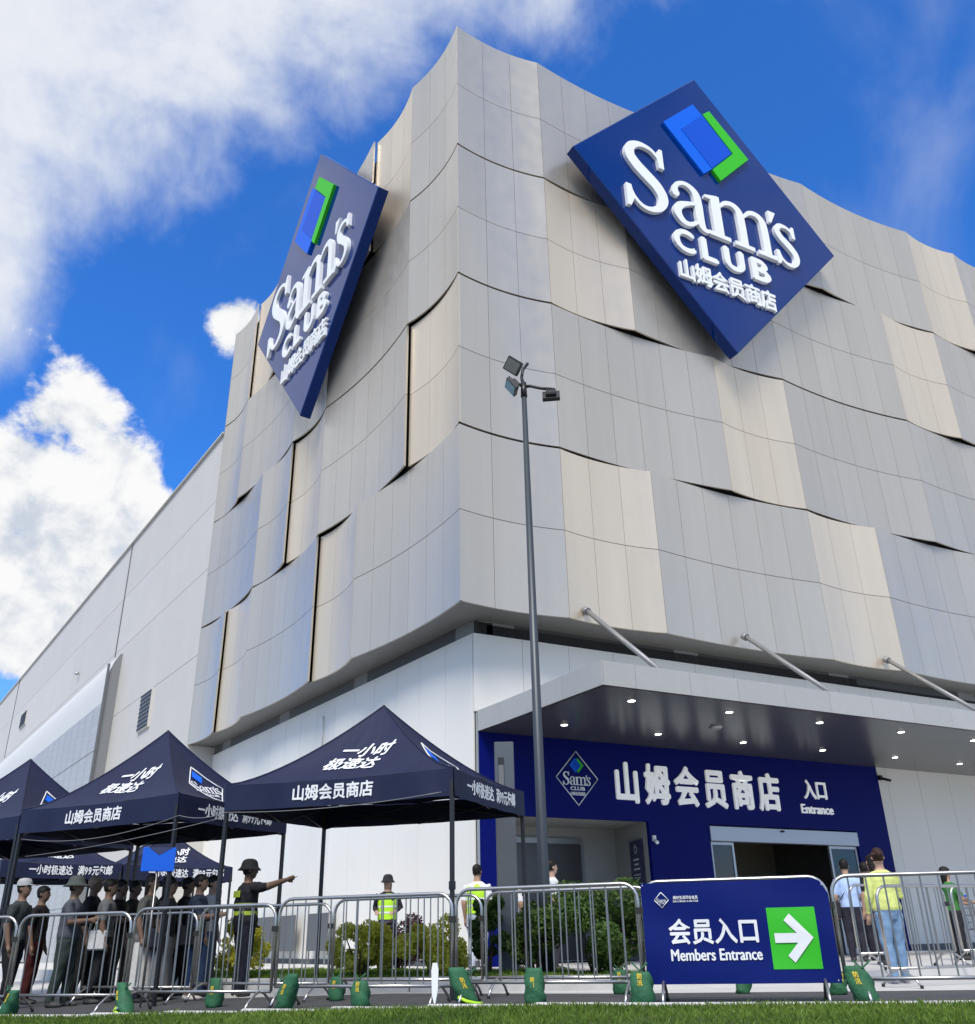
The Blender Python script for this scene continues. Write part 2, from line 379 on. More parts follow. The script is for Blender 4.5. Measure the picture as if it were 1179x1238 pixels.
# tiles per row: (first module, modules, colour)
RT = [[(0, 1, 'g'), (1, 1, 'b'), (2, 2, 'g'), (4, 1, 'b'), (5, 2, 'u'), (7, 1, 'b'), (8, 2, 'g')],
      [(0, 1, 'g'), (1, 2, 'g'), (3, 1, 'b'), (4, 2, 'u'), (6, 2, 'u'), (8, 1, 'b'), (9, 1, 'g')],
      [(0, 1, 'g'), (1, 1, 'b'), (2, 2, 'g'), (4, 2, 'g'), (6, 1, 'b'), (7, 2, 'u'), (9, 1, 'g')],
      [(0, 1, 'g'), (1, 2, 'g'), (3, 2, 'g'), (5, 2, 'g'), (7, 1, 'b'), (8, 1, 'u'), (9, 1, 'g')]]
LT = [[(0, 2, 'g'), (2, 1, 'b'), (3, 2, 'g'), (5, 1, 'b'), (6, 1, 'g')],
      [(0, 1, 'b'), (1, 2, 'g'), (3, 1, 'b'), (4, 1, 'g'), (5, 2, 'u')],
      [(0, 1, 'g'), (1, 2, 'g'), (3, 1, 'g'), (4, 2, 'u'), (6, 1, 'g')],
      [(0, 1, 'g'), (1, 1, 'b'), (2, 2, 'g'), (4, 1, 'g'), (5, 1, 'b'), (6, 1, 'g')]]
PM = {'g': 'panel_grey', 'b': 'panel_beige', 'u': 'panel_blue'}
def tile_off(s, k, c, left):
    o = -(.15 if k == 1 else .19) * 4 * s * (1 - s)
    if left and c == 'b': o -= .12 * s
    return o
def panel(P, w, m0, k, c, s0, s1, z0, z1, left):
    mb = MB(); n = 5; u0 = m0 * w; L = k * w; g = .005
    ua = u0 + L * s0 + (g if s0 > 0 else g); ub = u0 + L * s1 - g
    if m0 == 0 and s0 == 0: ua = u0 + .002
    fr = []; bk = []
    for i in range(n + 1):
        u = ua + (ub - ua) * i / n; o = tile_off((u - u0) / L, k, c, left); fr.append((u, o)); bk.append((u, o - .05))
    vs = [P(u, o, z) for z in (z0, z1) for u, o in fr]
    mb.add(vs, [(i, i + 1, n + 2 + i, n + 1 + i) for i in range(n)], 0, True)
    # returned edges of the cassette
    vs = [P(u, o, z) for z in (z0, z1) for q in (fr, bk) for u, o in q]; a, b, c2, d = 0, n + 1, 2 * n + 2, 3 * n + 3
    fs = [(a + i, b + i, b + i + 1, a + i + 1) for i in range(n)] + [(c2 + i, c2 + i + 1, d + i + 1, d + i) for i in range(n)]
    fs += [(a, c2, d, b), (a + n, b + n, d + n, c2 + n)]
    mb.add(vs, fs, 0, False)
    return mb
def clad(P, w, rows, left):
    for r, row in enumerate(rows):
        for m0, k, c in row:
            ns = 3 * k
            for h in (0, 1):
                z0 = ZR[r] + (0 if r == 0 else .03) if h == 0 else ZM[r] + .008
                z1 = ZM[r] - .008 if h == 0 else ZR[r + 1] - (.03 if r < 3 else 0)
                for i in range(ns):
                    mb = panel(P, w, m0, k, c, i / ns, (i + 1) / ns, z0, z1, left)
                    mb.build('beige_panel' if c == 'b' else ('bluish_panel' if c == 'u' else 'grey_panel'), PM[c], store, fix=False)
clad(PR, MR, RT, False); clad(lambda u, o, z: PL(u, o, z), ML, LT, True)
# dark structure behind the panels, roof, soffit and ground floor
XR, UL = 27.0, 17.71
def foot(o, du=0.0):
    # footprint at inward distance o from both facades
    a = PL(0, -o, 0); b = PR(0, -o, 0)
    # intersection of the two offset lines
    t = (o - a.y) / U.y; c = a + U * t
    return c
c4 = foot(.36)
mb = MB(); far = PL(UL, -.36, 0); fb = far + Vector((14, 0, 0))
mb.prism([(c4.x, c4.y), (XR, c4.y), (XR, 26), (fb.x + 12, 26), (far.x, far.y)], 7.06, 24.3)
mb.build('inner_wall', 'backing', store)
# far end return of the cladding on the left facade
mb = MB(); p0, p1 = PL(UL + .02, 0, 0), PL(UL + .02, -2.5, 0)
mb.add([(p0.x, p0.y, 7.0), (p1.x, p1.y, 7.0), (p1.x, p1.y, 24.55), (p0.x, p0.y, 24.55)], [(0, 1, 2, 3)])
mb.build('end_panel', 'panel_grey', store)
rt = MB(); rt.box(PL(UL + .03, -.5, 3.5), (1.0, .04, 6.98), rz=-ANG); rt.build('end_panel', 'side_panel', store)
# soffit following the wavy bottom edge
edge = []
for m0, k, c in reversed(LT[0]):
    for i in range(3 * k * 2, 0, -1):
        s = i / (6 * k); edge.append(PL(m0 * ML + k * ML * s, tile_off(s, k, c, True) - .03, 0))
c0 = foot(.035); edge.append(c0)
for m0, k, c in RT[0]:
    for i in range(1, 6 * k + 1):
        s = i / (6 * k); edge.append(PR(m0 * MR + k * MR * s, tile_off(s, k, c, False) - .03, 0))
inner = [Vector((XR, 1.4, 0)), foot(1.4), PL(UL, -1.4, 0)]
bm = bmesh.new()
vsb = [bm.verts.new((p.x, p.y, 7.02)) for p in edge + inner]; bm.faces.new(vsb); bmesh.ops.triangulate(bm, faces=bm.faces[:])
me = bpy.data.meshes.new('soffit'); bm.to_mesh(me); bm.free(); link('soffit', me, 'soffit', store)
# ground-floor walls: white panels over a dark carrier
WY = 1.03; WO = -.9413; WU0 = .9294
car = MB(); cc = Vector((.83, 1.03, 0)) + Vector((.06, .06, 0))
fl = PL(UL, WO - .06, 0)
car.prism([(cc.x, cc.y), (1.35, cc.y), (1.35, 6.0), (XR, 6.0), (XR, 24), (fl.x + 10, 24), (fl.x, fl.y)], .0, 7.0)
car.build('inner_wall', 'backing', store)
car = MB(); car.box((20, cc.y + .2, 3.4), (14.4, .4, 6.8)); car.box((7, cc.y + .2, 5.8), (11.6, .4, 2.3)); car.build('inner_wall', 'backing', store)
xs = [.832] + [2.06 + 1.235 * i for i in range(21)]
for a, b in zip(xs, xs[1:]):
    z0 = 4.98 if a < 12.7 else .3
    if a < 12.7 < b:
        MB().box(((12.80 + b) / 2, WY + .02, (.3 + 4.98) / 2), (b - 12.80 - .008, .04, 4.68)).build('wall_panel', 'white_panel', store)
    MB().box(((a + b) / 2, WY + .02, (z0 + 6.7) / 2), (b - a - .009, .04, 6.7 - z0)).build('wall_panel', 'white_panel', store)
us = [WU0 + .045] + [2.08 + 1.135 * i for i in range(14)] + [UL]
for a, b in zip(us, us[1:]):
    if b - a < .2: continue
    c = PL((a + b) / 2, WO - .02, 3.45)
    MB().box(c, (.04, b - a - .009, 6.5), rz=-ANG).build('wall_panel', 'white_panel', store)
mb = MB(); mb.box((.8395, 1.0375, 4.0), (.001, .001, 5.4));
# dark plinth under the panels
MB().box((19.9, WY + .0, .2), (14.2, .05, .2)).build('plinth', 'dark_band', store)
c = PL(9.4, WO - .0, .16); MB().box(c, (.05, 17, .15), rz=-ANG).build('plinth', 'dark_band', store)
# dark band of vents with grey piers under the overhang
x = 1.0; i = 0
while x < XR - .3:
    w = 4.55 if i % 2 else (.75 if i else .9)
    MB().box((x + w / 2, WY + .09, 6.87), (w, .06, .30)).build('vent_band' if i % 2 else 'pier', 'dark_band' if i % 2 else 'band_pier', store); x += w; i += 1
u = 1.0; i = 0
while u < UL - .2:
    w = 4.3 if i % 2 else .75
    MB().box(PL(u + w / 2, WO - .09, 6.87), (.06, w, .30), rz=-ANG).build('vent_band' if i % 2 else 'pier', 'dark_band' if i % 2 else 'band_pier', store); u += w; i += 1
# thin rain pipe on the left wall
MB().tube([PL(8.45, WO + .03, 6.3), PL(8.45, WO + .03, 5.45)], .018, 6).tube([PL(8.45, WO + .03, 6.3), PL(8.62, WO + .03, 6.33)], .018, 6).build('conduit', 'white_panel', store)

# entrance canopy
can = MB(); CX0, CX1, CY0 = 1.10, 24.0, -3.30
can.prism([(.92, WY - .01), (1.13, CY0 + .03), (CX1, CY0 + .03), (CX1, WY - .01)], 4.58, 4.97)
canopy = can.build('entrance_canopy', 'fascia', store)
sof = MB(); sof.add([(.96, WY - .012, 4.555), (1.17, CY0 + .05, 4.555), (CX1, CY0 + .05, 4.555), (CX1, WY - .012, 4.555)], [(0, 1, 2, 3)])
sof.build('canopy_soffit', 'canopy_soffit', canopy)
fx = [1.13, 1.82, 3.05, 4.2, 5.39, 6.6, 7.81, 9.03, 10.25] + [11.46 + 1.21 * i for i in range(11)]
for a, b in zip(fx, fx[1:]):
    MB().box(((a + b) / 2, CY0 + .01, 4.775), (b - a - .008, .035, .43)).build('fascia_panel', 'fascia', canopy)
side = [(1.13, CY0), (1.075, -2.1), (.985, .14), (.92, WY - .01)]
for a, b in zip(side, side[1:]):
    a = Vector((*a, 0)); b = Vector((*b, 0)); d = (b - a); mid = (a + b) / 2
    MB().box((mid.x - .015, mid.y, 4.775), (.035, d.length - .008, .43), rz=math.atan2(-d.x, d.y)).build('fascia_panel', 'fascia', canopy)
dl = MB(); dl.tube([(0, 0, .012), (0, 0, -.012)], .085, 16)
dlg = MB(); dlg.tube([(0, 0, -.006), (0, 0, -.016)], .066, 16)
d0 = dg0 = None
for y, xs2 in ((-2.56, (2.25, 4.6, 7.03, 9.48, 11.9, 14.4)), (-.28, (2.22, 4.61, 7.02, 9.5, 12.0, 14.45))):
    for x in xs2:
        if d0 is None:
            d0 = dl.build('downlight', 'alu', canopy); d0.location = (x, y, 4.553); dg0 = dlg.build('lamp_lens', 'lamp_glow', canopy); dg0.location = (x, y, 4.553)
        else: inst(d0, canopy, (x, y, 4.553)); inst(dg0, canopy, (x, y, 4.553))
MB().tube([(5.3, -1.35, 4.56), (5.3, -1.35, 4.50)], [.16, .10], 16).build('smoke_detector', 'alu', canopy)
for x in (3.15, 7.8, 12.8, 17.6):
    s = MB(); s.tube([(x, -.02, 7.22), (x, -2.62, 5.05)], .055, 12); s.tube([(x, .05, 7.25), (x, -.06, 7.18)], .09, 10); st = s.build('tie_strut', 'strut', store)

# blue entrance wall with openings
ent = MB(); BY = WY - .03
for x0, x1, z0, z1 in ((.90, 12.78, 2.90, 4.553), (.90, 1.36, FLOOR, 2.90), (5.13, 6.84, FLOOR, 2.90), (11.60, 12.78, FLOOR, 2.90)):
    ent.box(((x0 + x1) / 2, BY + .05, (z0 + z1) / 2), (x1 - x0, .10, z1 - z0))
entr = ent.build('entrance_wall', 'entrance_blue', store)
MB().box((.885, BY + .02, 2.5), (.03, .06, 4.9)).build('edge_trim', 'alu', entr)
FR = lambda a, b, c: (a, BY - c, b)
for i, ch in enumerate('山姆会员商店'):
    glyph(MB(), ch, 4.24 + .845 * i, 3.255, .72, .92, FR, .0, .05, bold=.024).build('letter', 'letter_lit', entr)
for i, ch in enumerate('入口'):
    glyph(MB(), ch, 9.98 + .41 * i, 3.60, .42, .50, FR, .0, .04, bold=.012).build('letter', 'letter_lit', entr)
text_fit(MB(), 'Entrance', (9.83, 10.90, 3.27, 3.48), FR, .0, .03, bold=.022).build('lettering', 'letter_lit', entr)

# emblem drawn with serif letters (metres on the big sign, centre at 0,0)
def stroke(pts, sub=5):
    P_ = [Vector(p) for p in pts]; out = []
    for i in range(len(P_) - 1):
        p0, p1, p2, p3 = P_[max(i - 1, 0)], P_[i], P_[i + 1], P_[min(i + 2, len(P_) - 1)]
        for k in range(sub):
            t = k / sub; out.append(.5 * ((2 * p1) + (p2 - p0) * t + (2 * p0 - 5 * p1 + 4 * p2 - p3) * t * t + (3 * p1 - p0 - 3 * p2 + p3) * t ** 3))
    out.append(P_[-1]); l = []; r = []
    for i, p in enumerate(out):
        d = out[min(i + 1, len(out) - 1)] - out[max(i - 1, 0)]; d = Vector((d.x, d.y)).normalized(); nn = Vector((-d.y, d.x)) * p.z * .40
        l.append((p.x + nn.x, p.y + nn.y)); r.append((p.x - nn.x, p.y - nn.y))
    return l, r
SER = {
 'S': ([[(-2.06, .62, .12), (-2.16, .86, .15), (-2.42, 1.07, .17), (-2.80, 1.09, .24), (-3.12, .88, .36), (-3.2, .54, .46), (-3.0, .22, .52), (-2.65, -.08, .54), (-2.3, -.38, .52), (-2.13, -.75, .46), (-2.24, -1.12, .34), (-2.55, -1.36, .23), (-2.9, -1.38, .17), (-3.18, -1.15, .14), (-3.34, -.78, .12)]],
       [[(-2.14, .44), (-1.95, .44), (-1.95, 1.22), (-2.06, 1.22), (-2.2, .98)], [(-3.47, -1.53), (-3.35, -1.53), (-3.2, -1.2), (-3.28, -.72), (-3.47, -.72)]]),
 'a': ([[(-1.62, -.26, .26), (-1.56, .03, .2), (-1.3, .22, .18), (-1.02, .19, .26), (-.82, -.02, .36), (-.77, -.4, .38), (-.77, -.95, .38), (-.72, -1.25, .32), (-.58, -1.36, .2), (-.42, -1.3, .14)],
        [(-.82, -.42, .13), (-1.2, -.55, .19), (-1.53, -.76, .32), (-1.63, -1.05, .36), (-1.46, -1.32, .27), (-1.2, -1.35, .2), (-.88, -1.14, .14)]],
       [[(-1.62 + .15 * math.cos(t * .785), -.28 + .15 * math.sin(t * .785)) for t in range(8)]]),
 'm': ([[(.05, -.15, .12), (.33, .12, .19), (.62, .19, .25), (.84, .07, .34), (.92, -.25, .38), (.92, -1.36, .38)], [(1.03, -.15, .12), (1.29, .12, .19), (1.57, .19, .25), (1.79, .07, .34), (1.87, -.25, .38), (1.87, -1.36, .38)]],
       [[(-.26, -1.4), (.11, -1.4), (.11, .25), (-.02, .25), (-.47, .13), (-.47, .03), (-.26, .03)], [(-.44, -1.42), (.35, -1.42), (.35, -1.27), (-.44, -1.27)], [(.53, -1.42), (1.30, -1.42), (1.30, -1.27), (.53, -1.27)], [(1.46, -1.42), (2.22, -1.42), (2.22, -1.27), (1.46, -1.27)]]),
 "'": ([], [[(2.17, .14), (2.26, .14), (2.5, .62), (2.19, .62)]]),
 's': ([[(3.14, -.1, .1), (3.05, .1, .13), (2.85, .2, .16), (2.6, .16, .22), (2.46, -.04, .28), (2.55, -.3, .34), (2.85, -.55, .36), (3.08, -.82, .34), (3.1, -1.1, .28), (2.92, -1.33, .2), (2.66, -1.37, .16), (2.46, -1.22, .12), (2.36, -.98, .1)]],
       [[(3.09, -.18), (3.22, -.18), (3.22, .3), (3.13, .3), (3.03, .1)], [(2.26, -1.46), (2.34, -1.46), (2.47, -1.25), (2.39, -.92), (2.26, -.92)]])}
def serif(ch, fn, c0, c1, sc=1.0):
    mb = MB(); j = 0
    st, po = SER[ch]
    for pts in st:
        l, r = stroke(pts); n = len(l); j += 1; q = c1 + .003 * j * sc
        vs = [fn(a * sc, b * sc, q) for a, b in l] + [fn(a * sc, b * sc, q) for a, b in r] + [fn(a * sc, b * sc, c0) for a, b in l] + [fn(a * sc, b * sc, c0) for a, b in r]
        fs = []
        for i in range(n - 1):
            fs += [(i, i + 1, n + i + 1, n + i), (2 * n + i, 3 * n + i, 3 * n + i + 1, 2 * n + i + 1), (i, 2 * n + i, 2 * n + i + 1, i + 1), (n + i, n + i + 1, 3 * n + i + 1, 3 * n + i)]
        fs += [(0, n, 3 * n, 2 * n), (n - 1, 3 * n - 1, 4 * n - 1, 2 * n - 1)]
        mb.add(vs, fs)
    for poly in po:
        j += 1; mb.prism([(a * sc, b * sc) for a, b in poly], c0, c1 + .003 * j * sc, fn=fn)
    return mb
LOGO_BLUE = [(-.33, 4.05), (-1.70, 2.58), (-.32, 1.06), (.05, 1.42), (.08, 1.45), (1.06, 2.55), (.02, 3.72)]
LOGO_IN = [(0.0, 3.72), (-1.0, 2.62), (.05, 1.46), (1.04, 2.55)]
LOGO_GREEN = [(.33, 4.06), (.02, 3.76), (1.09, 2.55), (.06, 1.39), (.34, 1.05), (1.75, 2.60)]
def emblem(parent, fn, sc, d, small=False):
    MB().prism([(a * sc, b * sc) for a, b in LOGO_BLUE], 0, d * .8, fn=fn).build('emblem_piece', 'logo_blue_light', parent)
    MB().prism([(a * sc, b * sc) for a, b in LOGO_IN], d * .8 + .002, d * .8 + .012 * sc, fn=fn).build('emblem_piece', 'logo_blue', parent)
    MB().prism([(a * sc, b * sc) for a, b in LOGO_GREEN], 0, d, fn=fn).build('emblem_piece', 'logo_green', parent)
    if small:
        mb = MB()
        for ch in "Sam's": q = serif(ch, fn, 0, d, sc); mb.add(q.v, q.f)
        mb.build('lettering', 'letter_white', parent)
        text_fit(MB(), 'CLUB', (-1.75 * sc, 1.75 * sc, -2.45 * sc, -1.75 * sc), fn, 0, d, bold=.03).build('lettering', 'letter_white', parent)
        glyphs(MB(), '山姆会员商店', -1.88 * sc, 1.85 * sc, -3.5 * sc, .76 * sc, fn, 0, d, bold=.02).build('lettering', 'letter_white', parent)
        return
    for ch in "Sam's": serif(ch, fn, 0, d, sc).build('letter', 'letter_white', parent)
    for ch, a, b in (('C', -1.86, -1.18), ('L', -.84, -.34), ('U', .03, .72), ('B', 1.10, 1.74)):
        text_fit(MB(), ch, (a * sc, b * sc, -2.47 * sc, -1.69 * sc), fn, 0, d * .9, bold=.05).build('letter', 'letter_white', parent)
    for i, ch in enumerate('山姆会员商店'):
        glyph(MB(), ch, (-1.88 + .62 * i) * sc, -3.52 * sc, .64 * sc, .76 * sc, fn, 0, d * .8, bold=.022).build('letter', 'letter_white', parent)

# two big diamond signs
def big_sign(label, fn, hw, hh, sc):
    t = thing('diamond_sign', label, 'sign', group='diamond signs on the store facade')
    mb = MB(); poly = [(0, -hh), (hw, 0), (0, hh), (-hw, 0)]; ins = [(a * .992, b * .992) for a, b in poly]
    vs = [fn(a, b, -.35) for a, b in poly] + [fn(a, b, -.02) for a, b in poly] + [fn(a, b, 0) for a, b in ins]
    mb.add(vs, [(3, 2, 1, 0), (8, 9, 10, 11)] + [(i, (i + 1) % 4, 4 + (i + 1) % 4, 4 + i) for i in range(4)] + [(4 + i, 4 + (i + 1) % 4, 8 + (i + 1) % 4, 8 + i) for i in range(4)])
    mb.build('sign_box', 'sign_navy', t)
    for a, b in ((-2, 0), (2, 0), (0, 2.5), (0, -2.5)):
        q = MB(); q.tube([fn(a, b, -.35), fn(a, b, -.95)], .06, 8); q.build('bracket', 'black', t)
    emblem(t, fn, sc, .11)
    return t
big_sign('navy diamond sign with white serif letters on the right facade, seen nearly face on', lambda a, b, c: PR(8.49 + a, .6 + c, 20.9 + b), 5.13, 5.48, 1.0)
big_sign('navy diamond sign on the left facade, seen steeply from the side', lambda a, b, c: PL(8.15 - a * .94, .6 + c, 20.88 + b), 5.05, 5.49, 1.0)
# small emblem on the entrance wall
FE = lambda a, b, c: (3.30 + a, BY - c, 3.735 + b)
em = thing('entrance_emblem', 'small outlined diamond emblem on the blue wall beside the entrance lettering', 'sign')
MBo = MB()
for i in range(4):
    a = [(0, -.57), (.535, 0), (0, .57), (-.535, 0)]; p, q = Vector((*a[i], 0)), Vector((*a[(i + 1) % 4], 0))
    MBo.tube([FE(p.x, p.y, .012), FE(q.x, q.y, .012)], .011, 6)
MBo.build('outline', 'letter_white', em)
emblem(em, FE, .105, .015, small=True)

# niche with lift doors, left of the pier
ni = MB(); ni.add([(1.36, 3.2, FLOOR), (5.9, 3.2, FLOOR), (5.9, 3.2, 2.98), (1.36, 3.2, 2.98)], [(0, 1, 2, 3)])
ni.add([(5.16, BY + .1, FLOOR), (5.75, 3.2, FLOOR), (5.75, 3.2, 2.98), (5.16, BY + .1, 2.98)], [(0, 1, 2, 3)])
ni.add([(1.36, BY + .1, FLOOR), (1.36, 3.2, FLOOR), (1.36, 3.2, 2.98), (1.36, BY + .1, 2.98)], [(0, 3, 2, 1)])
ni.add([(1.36, BY + .1, 2.96), (5.9, BY + .1, 2.96), (5.9, 3.2, 2.96), (1.36, 3.2, 2.96)], [(0, 1, 2, 3)])
nich = ni.build('niche', 'niche_wall', store, fix=False)
MB().box((3.8, 3.16, 1.42), (1.95, .06, 2.60)).build('lift_frame', 'alu', nich)
MB().box((3.33, 3.12, 1.37), (.88, .04, 2.45)).build('lift_door', 'lift_door', nich)
MB().box((4.24, 3.12, 1.37), (.88, .04, 2.45)).build('lift_door', 'lift_door', nich)
MB().box((4.98, 3.18, 1.35), (.09, .03, .16)).build('call_plate', 'black', nich)
pa = math.atan2(5.75 - 5.16, 3.2 - BY - .1)
po = MB(); po.box((0, 0, 0), (.02, .75, 1.25))
post = po.build('poster', 'board_blue_dark', nich); post.location = (5.30, 1.78, 1.95); post.rotation_euler = (0, 0, -pa)
pl_ = MB()
for zz_, w_ in ((.22, .34), (.12, .26), (.02, .38), (-.10, .44), (-.16, .40), (-.30, .36)): pl_.box((-.0125, 0, zz_), (.003, w_, .035 if zz_ > 0 else .018))
for a_, b_ in (((0, .34), (.09, .44)), ((.09, .44), (0, .54)), ((0, .54), (-.09, .44)), ((-.09, .44), (0, .34))): pl_.tube([(-.0125, a_[0], a_[1]), (-.0125, b_[0], b_[1])], .006, 4)
pl_.build('poster_print', 'print_white', post)
# door
dr = MB(); dr.cbox((9.22, BY + .06, 2.705), (4.76, .20, .33), .01); door = dr.build('sliding_door', 'alu', store)
MB().tube([(9.05, BY - .05, 2.83), (9.05, BY - .05, 2.79)], .05, 10).build('sensor', 'black', door)
for x0, x1 in ((6.86, 7.56), (10.62, 11.58)):
    MB().box(((x0 + x1) / 2, BY + .08, 1.32), (x1 - x0 - .12, .02, 2.38)).build('pane', 'glass_dark', door)
    f = MB()
    for x in (x0 + .03, x1 - .03): f.box((x, BY + .08, 1.33), (.06, .06, 2.4))
    f.box(((x0 + x1) / 2, BY + .08, 2.50), (x1 - x0 - .12, .06, .06)); f.box(((x0 + x1) / 2, BY + .08, .19), (x1 - x0 - .12, .06, .12))
    f.build('frame', 'alu', door)
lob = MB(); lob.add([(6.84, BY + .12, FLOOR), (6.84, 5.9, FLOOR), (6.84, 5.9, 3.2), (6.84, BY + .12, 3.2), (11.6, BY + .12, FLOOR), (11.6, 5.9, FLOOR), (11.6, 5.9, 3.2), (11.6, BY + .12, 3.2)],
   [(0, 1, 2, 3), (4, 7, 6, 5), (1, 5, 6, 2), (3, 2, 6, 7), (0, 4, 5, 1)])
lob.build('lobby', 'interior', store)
MB().box((11.0, 4.0, 1.6), (2.4, .1, 3.0)).build('lobby_screen', 'interior_warm', store)
# small cctv camera at the corner of the blue wall
cc_ = MB(); cc_.box((12.86, BY - .02, 4.28), (.1, .08, .12)); cc_.tube([(12.86, BY - .08, 4.25), (12.97, BY - .25, 4.18)], .035, 8); cc_.build('security_camera', 'black', store)
cc_ = MB(); cc_.box((5.22, BY - .03, 2.55), (.07, .06, .12)); cc_.tube([(5.22, BY - .06, 2.5), (5.20, BY - .16, 2.45)], .04, 8); cc_.build('security_camera', 'letter_white', store)

# ------------------------------------------------------------------ long side building on the left
sb = thing('side_building', 'long pale grey metal-clad wing running back behind the left facade', 'building')
zb = [0, 6.8, 10.33, 13.75, 16.65, 19.65]
for k in range(5):
    for a, b in ((UL + .05, 24.6), (24.6, 31.48), (31.54, 42), (42, 52.5), (52.5, 63.58), (63.62, 82)):
        if 31.5 < a and b < 67 and zb[k + 1] < 13: continue
        c = PL((a + b) / 2, -.26, (zb[k] + zb[k + 1]) / 2)
        MB().box(c, (.4, b - a - .004, zb[k + 1] - zb[k] - .022), rz=-ANG).build('wall_panel', 'side_panel', sb)
for uu in (31.51, 63.6): MB().box(PL(uu, -.05, 16.6 if uu < 40 else 16.7), (.05, .10, 6.0), rz=-ANG).build('joint_strip', 'grey_board', sb)
bk_ = MB(); bk_.box(PL(50, -1.6, 9.7), (2.0, 64.4, 19.5), rz=-ANG); bk_.build('inner_wall', 'backing', sb)
cp = MB(); cp.box(PL(50, -.9, 19.69), (1.9, 64.4, .06), rz=-ANG); cp.build('parapet_cap', 'side_panel', sb)
for (u0, u1, z0, z1) in ((23.35, 24.95, 8.68, 10.28), (56.3, 58.5, 14.9, 15.95)):
    wn = MB(); wn.box(PL((u0 + u1) / 2, -.02, (z0 + z1) / 2), (.10, u1 - u0, z1 - z0), rz=-ANG); w_ = wn.build('window', 'side_panel', sb)
    MB().box(PL((u0 + u1) / 2, .035, (z0 + z1) / 2), (.02, u1 - u0 - .10, z1 - z0 - .10), rz=-ANG).build('pane', 'grey_board', w_)
    k = 9
    for i in range(k): MB().box(PL((u0 + u1) / 2, .055, z0 + .1 + (z1 - z0 - .2) * i / (k - 1)), (.03, u1 - u0 - .12, .02), rz=-ANG).build('louvre', 'black', w_)
# bulging lower hall with a curved eave and perforated wall
prof = [(.5, 0), (.5, 11.0), (.50, 11.5), (.47, 12.0), (.40, 12.5), (.27, 12.95), (.08, 13.3), (-.10, 13.45)]
hall = MB(); ua, ub = 30.0, 66.0
hall.add([PL(u, o, z) for u in (ua, ub) for o, z in prof[1:]], [(i, i + 1, 8 + i, 7 + i) if False else (i, i + 1, len(prof) - 1 + i + 1, len(prof) - 1 + i) for i in range(len(prof) - 2)], 0, True)
hall.build('curved_eave', 'roof_metal', sb)
pw = MB(); pw.add([PL(u, .5, z) for u in (ua, ub) for z in (0, 11.0)], [(0, 1, 3, 2)]); pw.build('perforated_wall', 'perforated', sb)
em_ = MB(); em_.add([PL(ua - .02, o, z) for o, z in prof] + [PL(ua - .02, -.3, 13.0), PL(ua - .02, -.3, 0)], [tuple(range(len(prof) + 2))]); em_.build('end_wall', 'strut', sb)
MB().box(PL(ua - .06, .5, 6.4), (.10, .10, 12.8), rz=-ANG).build('edge_trim', 'grey_board', sb)
for z in (2.2, 4.4, 6.6, 8.8): MB().box(PL(48, .515, z), (.02, 35.9, .03), rz=-ANG).build('joint_strip', 'perforated', sb)
MB().tube([PL(39.9, 0, 14.72), PL(39.9, .2, 14.68)], .09, 8).build('spout', 'alu', sb)

# ------------------------------------------------------------------ crowd barriers
def barrier(a, b, label, group, z=None, n=None, tilt=0.0, feet=True):
    a = Vector((*a, 0)); b = Vector((*b, 0)); d = b - a; w = d.length - .05; mid = (a + b) / 2
    za = z if z is not None else (gz(a.x) + gz(b.x)) / 2
    t = thing('crowd_barrier', label, 'barrier', (mid.x, mid.y, za), math.atan2(d.y, d.x), group)
    h = w / 2; r = .16; top = 1.10; bot = .20
    pts = [(-h, 0, bot)]
    pts += [(-h + r - r * math.cos(q), 0, top - r + r * math.sin(q)) for q in [i * math.pi / 10 for i in range(6)]]
    pts += [(h - r + r * math.sin(q), 0, top - r + r * math.cos(q)) for q in [i * math.pi / 10 for i in range(6)]]
    pts += [(h, 0, bot)]
    MB().tube(pts, .019, 8).build('frame', 'steel', t)
    MB().tube([(-h, 0, bot), (h, 0, bot)], .017, 8).build('bottom_rail', 'steel', t)
    n = n or max(6, round(w / .165)); first = None
    for i in range(1, n):
        x = -h + w * i / n; dz = 0
        e = h - abs(x)
        ztop = top if e > r else top - r + math.sqrt(max(0, r * r - (r - e) ** 2))
        if first is None or abs(ztop - top) > .005:
            o = MB().tube([(0, 0, bot), (0, 0, ztop)], .0085, 6, caps=False).build('bar', 'steel_dull', t); o.location = (x, 0, 0)
            if abs(ztop - top) <= .005: first = o
        else: inst(first, t, (x, 0, 0))
    if feet:
        for x in (-h + .14, h - .14):
            f = MB(); f.tube([(x, -.30, .012), (x, -.22, .10), (x, -.08, .18), (x, 0, .2), (x, .08, .18), (x, .22, .10), (x, .30, .012)], .015, 6); f.build('foot', 'steel', t)
            f = MB()
            for y in (-.30, .30): f.tube([(x, y, .0), (x, y, .035)], .02, 6)
            f.build('foot_cap', 'rubber', t)
    c = MB(); c.box((h + .01, 0, .84), (.085, .05, .06)); c.build('clip', 'rubber', t)
    return t
FN = [(-8.53, -1.13), (-7.31, -2.04), (-6.11, -3.26), (-4.75, -4.78), (-3.28, -6.41), (-1.92, -7.93), (-0.56, -9.16), (0.95, -10.30)]
FL_ = ['steel crowd barrier cut off by the left edge of the picture', 'steel crowd barrier, first whole one from the left in the front row', 'steel crowd barrier in the front row before the person in jeans and the pointing guard',
       'steel crowd barrier in the front row just right of the pointing guard', 'steel crowd barrier in the front row across the lamp post and dark green bush', 'steel crowd barrier carrying the blue members entrance banner',
       'steel crowd barrier in the front row before the person in the yellow-green top']
for i in range(7): barrier(FN[i], FN[i + 1], FL_[i], 'crowd barriers of the front row')
